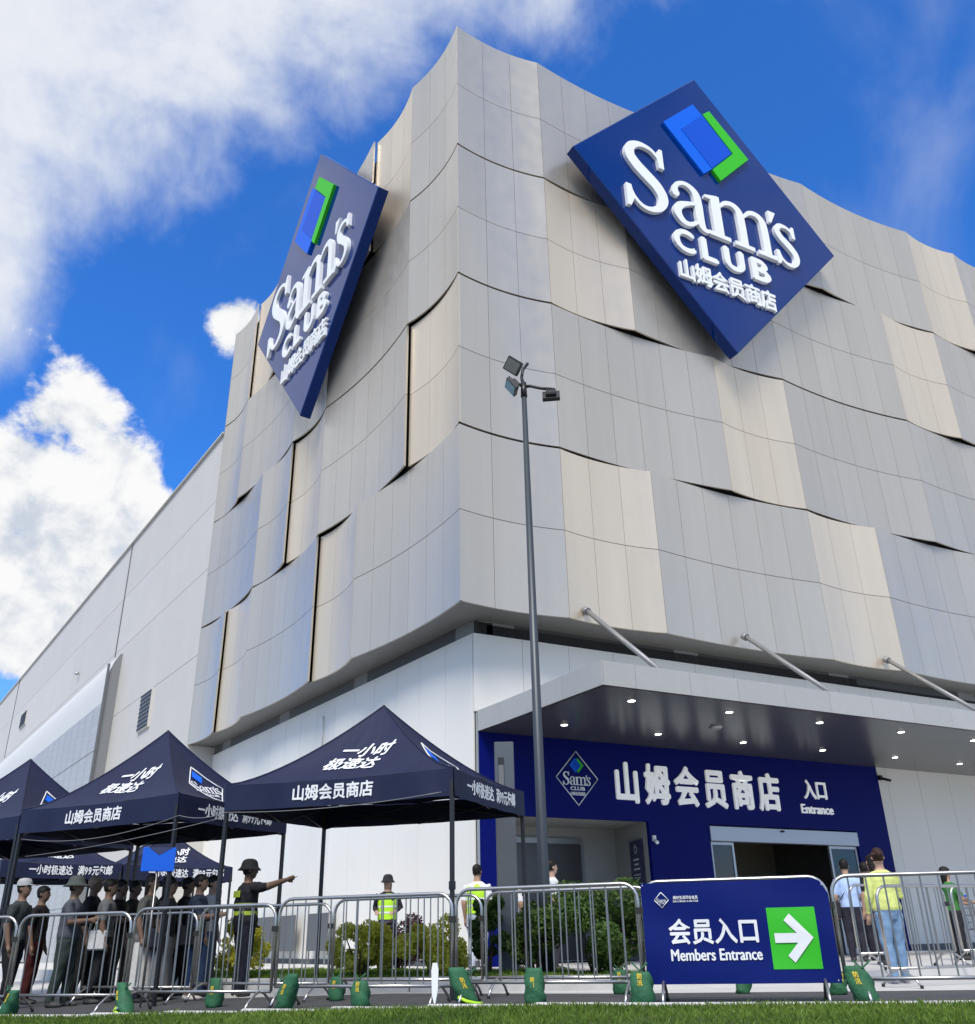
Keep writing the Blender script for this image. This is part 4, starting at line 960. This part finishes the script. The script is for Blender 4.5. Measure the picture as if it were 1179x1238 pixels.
def person(label, loc, rz, H=1.68, shirt=(.3, .3, .3), legs=(.05, .06, .09), skin=(.42, .26, .18), hair=(.012, .010, .009), sleeve=.45, shorts=0.0, shoe=(.05, .05, .05),
           arms=None, hat=None, hatcol=(.02, .02, .025), hairstyle='short', vest=None, skirt=None, vox=.016, point=None, stride=0.0, group=None, fat=1.0, z=None, headturn=0.0, bag=None, bulk=1.13):
    t = thing('person', label, 'person', (loc[0], loc[1], gz(loc[0]) if z is None else z), rz, group)
    V = lambda x, y, zz_: Vector((x, y, zz_)) * H
    arms = arms or {}
    mb = MB()
    def ring(cx, cy, z_, rx, ry, n=14): return [V(cx + rx * math.cos(6.28318 * j / n), cy + ry * math.sin(6.28318 * j / n), z_) for j in range(n)]
    tz = [(.455, .075, .056), (.50, .092, .068), (.545, .092 * fat, .068 * fat), (.60, .084 * fat, .064 * fat), (.68, .092, .067), (.755, .104, .066), (.795, .097, .055), (.822, .058, .044), (.842, .034, .035), (.875, .033, .036)]
    mb.loft([ring(0, 0, q[0], q[1] * (bulk if q[0] < .80 else 1), q[2] * (bulk * 1.06 if q[0] < .80 else 1)) for q in tz])
    ct, st = math.cos(headturn), math.sin(headturn)
    hz = [(.862, .02, .022, .016), (.872, .031, .038, .018), (.892, .040, .050, .012), (.918, .0435, .055, .008), (.945, .0455, .058, .005), (.970, .041, .052, .002), (.988, .028, .036, .0), (.998, .010, .014, .0)]
    def hring(z_, rx, ry, cy):
        out = []
        for j in range(14):
            x, y = rx * math.cos(6.28318 * j / 14), cy + ry * math.sin(6.28318 * j / 14); out.append(V(x * ct - y * st, x * st + y * ct, z_))
        return out
    mb.loft([hring(*q) for q in hz])
    def hp(x, y, z_): return V(x * ct - y * st, x * st + y * ct, z_)
    mb.tube([hp(0, .058, .935), hp(0, .071, .915), hp(0, .062, .907)], [.005 * H, .009 * H, .006 * H], 6)
    for s in (-1, 1): mb.ell(hp(s * .046, .002, .925), (.007 * H, .012 * H, .018 * H), 8, 5)
    A = {}
    for s, nm in ((-1, 'L'), (1, 'R')):
        sh = V(s * .104, 0, .787); el, wr = arms.get(nm, ((s * .142, -.012, .625), (s * .145, .035, .485)))
        el, wr = V(*el), V(*wr); A[nm] = (sh, el, wr)
        mb.tube([sh + (sh - el) * .05, sh.lerp(el, .35), el, el.lerp(wr, .35), wr], [v * H for v in (.041, .039, .031, .027, .018)], 10)
        hd = (wr - el).normalized(); side = hd.cross(Vector((0, 1, .3))).normalized(); nrm_ = side.cross(hd)
        palm = wr + hd * .035 * H; mb.tube([wr, palm, palm + hd * .02 * H], [.016 * H, .021 * H, .017 * H], 8)
        for f in range(4):
            o = side * (f - 1.5) * .0105 * H; b0 = palm + hd * .018 * H + o; ln = (.036, .042, .044, .036)[f] * H
            if point == nm and f == 2: mb.tube([b0, b0 + hd * ln * .6, b0 + hd * ln * 1.3], [.0062 * H, .0058 * H, .005 * H], 6)
            else:
                cv = 1.0 if point == nm else .35
                mb.tube([b0, b0 + hd * ln * (.5 if point == nm else .55) + nrm_ * ln * .1 * cv, b0 + hd * ln * (.35 if point == nm else .95) + nrm_ * ln * .55 * cv], [.0062 * H, .0058 * H, .005 * H], 6)
        mb.tube([wr + hd * .015 * H + side * .014 * H, palm + side * .028 * H + nrm_ * .008 * H, palm + hd * .022 * H + side * .03 * H + nrm_ * .012 * H], [.008 * H, .007 * H, .0055 * H], 6)
    K = []
    for s in (-1, 1):
        st_ = stride * s; hip = V(s * .05, 0, .50); kn = V(s * .056, .012 + st_ * .5, .272); an = V(s * .056, -.012 + st_, .045); K.append((hip, kn, an))
        lw = 1.2
        mb.tube([hip, hip.lerp(kn, .45), kn, kn.lerp(an, .35), an, an - V(0, 0, .025)], [v * H * lw for v in (.055, .050, .037, .036, .025, .026)], 12)
        mb.ell(an + V(s * .006, .045, -.024), (.027 * H, .075 * H, .022 * H), 12, 6)
        mb.ell(an + V(s * .0, -.008, -.022), (.024 * H, .03 * H, .023 * H), 10, 6)
    me = remesh(mb, vox)
    ms = [colmat(shirt), colmat(legs), None, colmat(shoe, .6)]
    kS = 'skin_%d' % int(skin[0] * 999)
    if kS not in MATS: mat(kS, skin, .55, var=.05, nscale=8, spec=.3)
    ms[2] = kS
    idx = []
    for p in me.polygons:
        c = p.center; zh = c.z / H; k = None
        best = 9
        for nm in 'LR':
            sh, el, wr = A[nm]
            d1, t1 = seg_t(c, sh, el); d2, t2 = seg_t(c, el, wr); L1 = (el - sh).length; L2 = (wr - el).length
            hd = (wr - el).normalized(); d3, _t = seg_t(c, wr, wr + hd * .11 * H)
            for d_, s_, lim in ((d1, t1 * L1, .050), (d2, L1 + t2 * L2, .040), (d3, L1 + L2, .05)):
                if d_ < lim * H and d_ < best and (abs(c.x) > .104 * H or abs(c.y) > .085 * H):
                    best = d_; k = 0 if s_ < sleeve * (L1 + L2) else 2
        if k is None:
            if zh > .828: k = 2
            elif zh > .525: k = 0
            elif zh < .045: k = 3
            elif zh < shorts: k = 2
            else: k = 1
        idx.append(k)
    me.polygons.foreach_set('material_index', idx); me.polygons.foreach_set('use_smooth', [True] * len(idx))
    cl_ = set()
    for p, k in zip(me.polygons, idx):
        if k < 2: cl_.update(p.vertices)
    nv = len(me.vertices); co = np.empty(nv * 3, np.float32); me.vertices.foreach_get('co', co); co = co.reshape(-1, 3); sd = loc[0] * 3.1
    no = np.array([n.vector[:] for n in me.vertex_normals], np.float32)
    for vi in cl_:
        qx, qy, qz = map(float, co[vi])
        nz_ = mnoise.noise((qx * 9 + sd, qy * 9, qz * 5 + qx * 6)) + .5 * mnoise.noise((qx * 22, qy * 22 + sd, qz * 13 - qy * 8))
        co[vi] += no[vi] * (.014 * nz_ + .004)
    me.vertices.foreach_set('co', co.ravel())
    me.update()
    link('body', me, ms, t)
    hm = colmat(hair, .6)
    for s in (-1, 1):
        MB().ell(hp(s * .018, .0595, .931), (.006 * H, .004 * H, .0035 * H), 6, 4).build('eye', 'black', t)
        MB().tube([hp(s * .010, .061, .943), hp(s * .028, .054, .944)], .0022 * H, 4).build('eyebrow', hm, t)
    MB().tube([hp(-.013, .0585, .895), hp(0, .063, .894), hp(.013, .0585, .895)], .0028 * H, 4).build('mouth', colmat((.20, .07, .06)), t)
    def cap(k=1.07, zlo=.935, back=True):
        hb = MB(); rings = []
        for z_, rx, ry, cy in hz[2:]:
            rr = []
            for j in range(14):
                a = 6.28318 * j / 14; fr_ = math.sin(a)   # +1 = face side
                zc = z_ if (fr_ < .35 or z_ > .955) else max(z_, .958)
                q = 1.10 if fr_ < .3 else 1.05
                x, y = rx * q * math.cos(a), cy + ry * q * math.sin(a) - (.003 if fr_ < .3 else 0); rr.append(V(x * ct - y * st, x * st + y * ct, zc + .006))
            rings.append(rr)
        hb.loft(rings); return hb
    hb = cap()
    if hairstyle == 'bun': hb.ell(hp(0, -.07, .945), (.028 * H, .028 * H, .028 * H)); hb.tube([hp(-.01, -.06, .95), hp(-.06, -.075, .945), hp(-.085, -.07, .925)], [.02 * H, .014 * H, .004 * H], 6)
    if hairstyle == 'long': hb.loft([[hp(.044 * math.cos(3.3 + i * .48) * w_, .05 * math.sin(3.3 + i * .48) * w_ + dy, z_) for i in range(7)] + [hp(.034 * math.cos(3.3 + i * .48) * w_, .035 * math.sin(3.3 + i * .48) * w_ + dy, z_) for i in reversed(range(7))] for z_, w_, dy in ((.96, 1.05, 0), (.91, 1.12, 0), (.86, 1.0, -.005), (.80, .85, -.01))])
    hb.build('hair', hm, t)
    if hat:
        h_ = MB(); n = 18
        def hr(z_, r, dy=0, sq=1.15): return [hp(r * math.cos(6.28318 * j / n), dy + r * sq * math.sin(6.28318 * j / n), z_) for j in range(n)]
        if hat == 'bucket':
            h_.loft([hr(.932, .084), hr(.929, .086), hr(.957, .063), hr(.980, .059), hr(1.000, .052), hr(1.013, .038), hr(1.019, .020), hr(1.020, .003)], caps=False)
        elif hat == 'wide':
            h_.loft([hr(.936, .096), hr(.933, .098), hr(.960, .065), hr(.985, .060), hr(1.006, .052), hr(1.018, .036), hr(1.023, .018), hr(1.024, .003)], caps=False)
        else:
            h_.loft([hr(.952, .056), hr(.985, .055), hr(1.008, .042), hr(1.015, .02), hr(1.016, .003)], caps=False)
            h_.loft([[hp(x, y, z_ + o) for x, y, z_ in ((-.042, .045, .96), (-.04, .09, .952), (-.02, .115, .948), (.02, .115, .948), (.04, .09, .952), (.042, .045, .96))] for o in (0, .006)])
        h_.build('hat', colmat(hatcol), t)
    if vest:
        vb = MB(); n = 16
        rows = [(.525, .116, .092), (.60, .108, .086), (.68, .114, .088), (.745, .120, .085), (.785, .112, .073), (.806, .084, .060)]
        vb.loft([ring(0, 0, a, b * (fat ** .5), c * (fat ** .5), n) for a, b, c in rows], caps=False); vb.build('vest', vest, t)
        sb_ = MB()
        for a in (.59, .655): sb_.loft([ring(0, 0, a + o, .111 if a < .6 else .114, .0895, n) for o in (0, .018)], caps=False)
        sb_.build('reflective_band', 'letter_white', t)
    if skirt:
        c_, zb_, wd = skirt; kb = MB(); n = 18
        kb.loft([[V((wd_ * (1 + .05 * math.sin(5 * a + z_ * 20))) * math.cos(a), wd_ * .8 * (1 + .05 * math.sin(5 * a + z_ * 20)) * math.sin(a), z_) for a in [6.28318 * j / n for j in range(n)]] for z_, wd_ in ((.60, .086), (.54, .10), (.45, .112), (.33, .10 + wd * .5), (zb_, .10 + wd))], caps=False)
        kb.build('skirt', colmat(c_), t)
    if bag:
        side, bc = bag; bb = MB(); bb.cbox(V(side * .135, -.03, .50), (.06 * H, .14 * H, .16 * H), .02); bb.build('shoulder_bag', colmat(bc), t)
        MB().tube([V(side * .135, -.03, .58), V(side * .05, .06, .74), V(-side * .04, .02, .815), V(-side * .03, -.06, .76), V(side * .11, -.07, .58)], .008, 5).build('bag_strap', colmat(bc), t)
    return t
Q = 'people queuing under the tents'
# heading: forward vector is (-sin rz, cos rz)
def face(x, y): return math.atan2(-x, y)
RIGHT = face(.8, -.45)
# the guard who points
g_ = person('guard in black uniform and brimmed hat pointing to the right', (-4.42, -2.0), face(.93, .05), 1.74, (.012, .012, .016), (.010, .012, .020), (.15, .09, .062), sleeve=.42, hat='bucket', hatcol=(.012, .012, .014), vox=.010, point='R', fat=1.1, bulk=1.22, headturn=-.25,
            arms={'R': ((.165, .12, .800), (.150, .27, .850)), 'L': ((-.175, -.03, .64), (-.13, .09, .545))})
hb_ = MB(); Hh = 1.74
for z0, z1 in ((.585, .615), (.645, .675)):
    hb_.loft([[Vector((.120 * math.cos(a), .096 * math.sin(a), z_)) * Hh for a in [6.28318 * j / 18 for j in range(18)]] for z_ in (z0, z1)], caps=False)
hb_.build('reflective_band', mat('guard_hi_vis', (.30, .40, .03), .6), g_)
hb_ = MB(); hb_.box((0, -.088 * Hh, .745 * Hh), (.15 * Hh, .016, .05 * Hh)); hb_.build('reflective_patch', 'guard_hi_vis', g_)
person('person standing half hidden behind the pointing guard', (-4.75, -1.25), face(.7, -.5), 1.60, (.45, .45, .44), (.05, .08, .16), group=Q)
# yellow-green top, seen from behind
person('person with tied-up hair in yellow-green top and jeans holding up a phone', (2.62, -7.12), face(.35, .95), 1.60, (.56, .62, .20), (.16, .26, .40), (.48, .30, .21), (.030, .012, .008), sleeve=.97, hairstyle='bun', vox=.011, stride=.02, shoe=(.35, .35, .4), fat=1.15, z=.006,
       arms={'R': ((.145, .03, .635), (.09, .14, .76)), 'L': ((-.145, -.005, .63), (-.14, .05, .50))}, headturn=-.3)
ph = MB(); ph.cbox((2.84, -6.95, 1.33), (.075, .012, .15), .005, rz=R(-20)); ph.build('phone', 'alu', None, label='silver phone held up by the person in the yellow-green top', category='phone')
# lime vests
person('person in lime vest and dark bucket hat standing against the white wall', (-.86, 1.45), face(-.55, -.83), 1.62, (.02, .02, .025), (.06, .09, .14), (.38, .24, .17), sleeve=.9, hat='bucket', vest='hi_vis', vox=.012, z=FLOOR, hairstyle='long',
       arms={'R': ((.15, -.03, .65), (.10, .10, .60)), 'L': ((-.15, -.03, .65), (-.10, .10, .60))})
V2 = 'staff in lime vests near the entrance'
person('dark-haired person in lime vest and white shirt left of the totem post', (.03, -.55), face(.7, .7), 1.70, (.70, .72, .74), (.45, .50, .60), vest='hi_vis', group=V2, z=FLOOR, vox=.013)
person('person in white shirt mostly hidden behind the totem post', (.42, -1.1), face(.9, .3), 1.62, (.72, .72, .73), (.05, .05, .06), z=FLOOR, hat=None, shorts=0)
person('young person in lime vest looking back beside the lamp post', (.66, -2.05), face(.8, -.35), 1.68, (.68, .70, .72), (.04, .04, .05), (.46, .30, .22), vest='hi_vis', group=V2, z=FLOOR, vox=.013, headturn=.35)
# by the door
D_ = 'shoppers in the right-hand lane'
person('person in light blue shirt and dark trousers just right of the banner', (6.2, -3.3), face(.7, .7), 1.70, (.36, .48, .72), (.02, .02, .03), group=D_, z=FLOOR, bag=(-1, (.02, .02, .025)))
person('second person in light blue shirt, behind the yellow-green top', (7.0, -3.05), face(.6, .8), 1.68, (.36, .48, .72), (.02, .02, .03), group=D_, z=FLOOR)
person('person in black close beside the yellow-green top', (4.95, -5.0), face(.3, .9), 1.62, (.015, .015, .018), (.02, .02, .025), group=D_, z=FLOOR, hairstyle='long')
person('person in green top pushing the left shopping trolley', (7.55, -4.35), face(.9, -.4), 1.52, (.04, .17, .04), (.02, .02, .025), group=D_, z=FLOOR, hairstyle='long', arms={'R': ((.13, .08, .64), (.11, .22, .60)), 'L': ((-.13, .08, .64), (-.11, .22, .60))})
person('person in olive top behind the right shopping trolley', (7.7, -5.3), face(.9, -.3), 1.50, (.16, .18, .03), (.02, .02, .02), group=D_, z=FLOOR, arms={'R': ((.13, .08, .64), (.11, .22, .60)), 'L': ((-.13, .08, .64), (-.11, .22, .60))})

def qperson(label, loc, rz, H, shirt, legs, **k):  # clothes and skin darkened: the tents' shade is put into their colours
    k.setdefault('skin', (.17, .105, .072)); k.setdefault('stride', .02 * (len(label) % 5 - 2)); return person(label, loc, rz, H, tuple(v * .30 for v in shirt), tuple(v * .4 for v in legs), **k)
# the queue under the tents
ph_ = {'R': ((.13, .05, .64), (.05, .17, .66)), 'L': ((-.13, .05, .64), (-.05, .17, .66))}
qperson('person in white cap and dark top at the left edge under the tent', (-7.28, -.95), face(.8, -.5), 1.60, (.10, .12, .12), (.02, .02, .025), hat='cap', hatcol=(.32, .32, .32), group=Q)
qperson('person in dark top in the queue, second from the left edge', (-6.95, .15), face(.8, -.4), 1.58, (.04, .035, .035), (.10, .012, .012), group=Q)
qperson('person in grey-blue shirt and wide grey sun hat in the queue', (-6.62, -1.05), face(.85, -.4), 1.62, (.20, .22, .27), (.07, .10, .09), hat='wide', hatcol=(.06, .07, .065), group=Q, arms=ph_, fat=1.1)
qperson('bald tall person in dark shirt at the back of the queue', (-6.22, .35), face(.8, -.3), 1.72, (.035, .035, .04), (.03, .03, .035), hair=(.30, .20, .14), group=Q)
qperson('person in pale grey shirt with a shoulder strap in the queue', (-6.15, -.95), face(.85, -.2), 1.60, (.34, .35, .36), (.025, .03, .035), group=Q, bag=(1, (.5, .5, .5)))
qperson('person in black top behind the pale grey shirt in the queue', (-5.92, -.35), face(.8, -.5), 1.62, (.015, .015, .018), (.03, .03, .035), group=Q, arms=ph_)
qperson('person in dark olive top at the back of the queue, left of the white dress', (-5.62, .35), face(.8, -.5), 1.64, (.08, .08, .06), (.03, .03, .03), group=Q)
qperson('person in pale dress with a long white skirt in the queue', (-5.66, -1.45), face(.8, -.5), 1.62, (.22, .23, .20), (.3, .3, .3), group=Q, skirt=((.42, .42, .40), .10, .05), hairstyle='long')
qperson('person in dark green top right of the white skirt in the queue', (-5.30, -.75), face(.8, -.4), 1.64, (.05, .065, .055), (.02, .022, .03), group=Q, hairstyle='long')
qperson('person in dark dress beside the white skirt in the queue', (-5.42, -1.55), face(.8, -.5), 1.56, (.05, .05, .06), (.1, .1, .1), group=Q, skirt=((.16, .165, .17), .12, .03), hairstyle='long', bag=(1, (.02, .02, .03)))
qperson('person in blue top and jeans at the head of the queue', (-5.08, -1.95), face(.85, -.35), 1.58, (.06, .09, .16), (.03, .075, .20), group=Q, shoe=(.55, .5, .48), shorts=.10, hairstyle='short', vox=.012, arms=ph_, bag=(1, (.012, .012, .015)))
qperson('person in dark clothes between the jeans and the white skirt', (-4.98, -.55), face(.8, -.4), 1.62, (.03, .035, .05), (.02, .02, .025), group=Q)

# ------------------------------------------------------------------ shopping trolleys
def trolley(x, y, rz, label):
    t = thing('shopping_trolley', label, 'trolley', (x, y, FLOOR), rz, 'shopping trolleys in the right-hand lane')
    b = MB(); bot = [(-.20, -.28, .48), (.20, -.28, .48), (.17, .40, .55), (-.17, .40, .55)]; top = [(-.27, -.34, .95), (.27, -.34, .95), (.22, .50, .86), (-.22, .50, .86)]
    for lv in (bot, top): b.tube([lv[i] for i in range(4)], .008, 5, closed=True)
    L_ = lambda p, q, k: tuple(p[i] + (q[i] - p[i]) * k for i in range(3))
    for i in range(4):
        for k in range(1, 8): b.tube([L_(bot[i], bot[(i + 1) % 4], k / 8), L_(top[i], top[(i + 1) % 4], k / 8)], .0035, 4, caps=False)
    for k in (.25, .5, .75): b.tube([L_(bot[i], top[i], k) for i in range(4)], .004, 4, closed=True)
    for k in range(1, 6): b.tube([L_(bot[0], bot[1], k / 6), L_(bot[3], bot[2], k / 6)], .0035, 4, caps=False)
    b.build('basket', 'steel_dull', t)
    f = MB()
    for s in (-1, 1): f.tube([(s * .25, -.42, 1.02), (s * .24, -.34, .90), (s * .22, -.30, .14), (s * .20, .45, .12)], .012, 6)
    f.build('chassis', 'steel_dull', t)
    MB().tube([(-.26, -.42, 1.02), (.26, -.42, 1.02)], .017, 8).build('handle', 'board_blue', t)
    for s in (-1, 1):
        for yy in (-.30, .44): MB().tube([(s * .21 - .015, yy, .06), (s * .21 + .015, yy, .06)], .06, 12).build('wheel', 'rubber', t)
trolley(8.05, -4.6, face(.9, -.35), 'empty wire shopping trolley pushed by the person in green')
trolley(8.2, -5.5, face(.9, -.35), 'empty wire shopping trolley at the right edge before the olive top')

# ------------------------------------------------------------------ lawn in front of the barriers
GE = [(-40, 18), (-12, .2), (-9.1, -1.75), (-7.85, -2.75), (-6.55, -3.9), (-5.25, -5.35), (-3.85, -6.95), (-2.4, -8.55), (-.95, -9.85), (.7, -11.05), (5, -14.5), (20, -25)]
lw = GE + [(20, -40), (-40, -40)]
bm = bmesh.new(); bm.faces.new([bm.verts.new((x, y, 0)) for x, y in lw])
for x in (-6.7, -3.0): bmesh.ops.bisect_plane(bm, geom=bm.verts[:] + bm.edges[:] + bm.faces[:], plane_co=(x, 0, 0), plane_no=(1, 0, 0))
for v in bm.verts: v.co.z = gz(v.co.x) + .03
me = bpy.data.meshes.new('lawn_soil'); bm.to_mesh(me); bm.free(); link('lawn_soil', me, 'soil', None, kind='structure')
kerb = bpy.data.objects.new('lawn_kerb', None); COL.objects.link(kerb); kerb['kind'] = 'structure'
for (a, b) in zip(GE[1:-1], GE[2:]):
    a, b = Vector((*a, 0)), Vector((*b, 0)); d = b - a; nk = max(1, round(d.length / 1.0)); o = Vector((-d.y, d.x, 0)).normalized()
    for k in range(nk):
        m = a + d * ((k + .5) / nk) + o * .06; kb = MB(); kb.cbox((m.x, m.y, gz(m.x) - .03), (d.length / nk - .01, .11, .17), .012, rz=math.atan2(d.y, d.x)); kb.build('kerb_stone', 'paving', kerb)
# grass blades
def inside_lawn(px, py):
    ex = np.array([p[0] for p in GE]); ey = np.array([p[1] for p in GE]); return py < np.interp(px, ex, ey) - .02
def grass(n, reg, hmin, hmax, wid, seed, test, zf):
    g = np.random.default_rng(seed); px = g.uniform(reg[0], reg[1], n); py = g.uniform(reg[2], reg[3], n); k = test(px, py); px, py = px[k], py[k]; n = len(px)
    cl = .5 + .5 * np.sin(px * 2.3 + 1.3 * np.sin(py * 1.9)) * np.sin(py * 2.1 + px * .7)
    h = (hmin + (hmax - hmin) * g.random(n)) * (.75 + .5 * cl); a = g.random(n) * 6.283; ln = g.normal(0, .45, n) * h; la = g.random(n) * 6.283
    w = wid * (.7 + .6 * g.random(n)); z = zf(px)
    dx, dy = np.cos(a) * w, np.sin(a) * w; mx_, my_ = np.cos(la) * ln, np.sin(la) * ln
    p = np.stack([np.stack([px - dx, py - dy, z], 1), np.stack([px + dx, py + dy, z], 1), np.stack([px + dx * .7 + mx_ * .35, py + dy * .7 + my_ * .35, z + h * .6], 1), np.stack([px + mx_, py + my_, z + h], 1)], 1).reshape(-1, 3)
    f = np.arange(4 * n).reshape(-1, 4); big_ = .5 + .5 * np.sin(px * 1.1 + 2 * np.sin(py * .8)) * np.cos(py * 1.4 - px * .5); tn = np.clip(.02 + .5 * g.random(n) + .45 * (cl - .3) + .35 * (big_ - .5) + (g.random(n) < .05) * .6, 0, 1.35)
    return p, f, np.repeat(tn, 4)
gzv = np.vectorize(gz)
pts = []
regs = [(170000, (-9.5, 1.5, -12.5, -1.0), .05, .085, .0045, 31)]
def near(px, py):
    # keep blades in the part of the lawn that lies in front of the camera
    d = np.hypot(px - CAM.x, py - CAM.y); az = np.degrees(np.arctan2(px - CAM.x, py - CAM.y)); return inside_lawn(px, py) & (d > 2.2) & (az > -12) & (az < 66)
p, f, tn = grass(420000, (-11.5, 3.0, -15.5, -1.0), .022, .058, .0042, 31, near, lambda x: gzv(x) + .028)
leaf_obj('grass', (p, f, tn), 'grass_blade', None, kind='stuff', label='short green lawn in the foreground', category='grass')
def inbed(px, py):
    ok = np.zeros(len(px), bool); n = len(bed)
    for i in range(n):
        (x1, y1), (x2, y2) = bed[i], bed[(i + 1) % n]; c = ((y1 > py) != (y2 > py)); xi = (x2 - x1) * (py - y1) / (y2 - y1 + 1e-9) + x1; ok ^= c & (px < xi)
    return ok
p, f, tn = grass(60000, (-5, .3, -5.6, 3.3), .04, .08, .006, 33, inbed, lambda x: np.full(len(x), .133))
leaf_obj('grass', (p, f, tn), 'grass_blade', None, kind='stuff', label='short grass of the planting bed behind the barriers', category='grass')
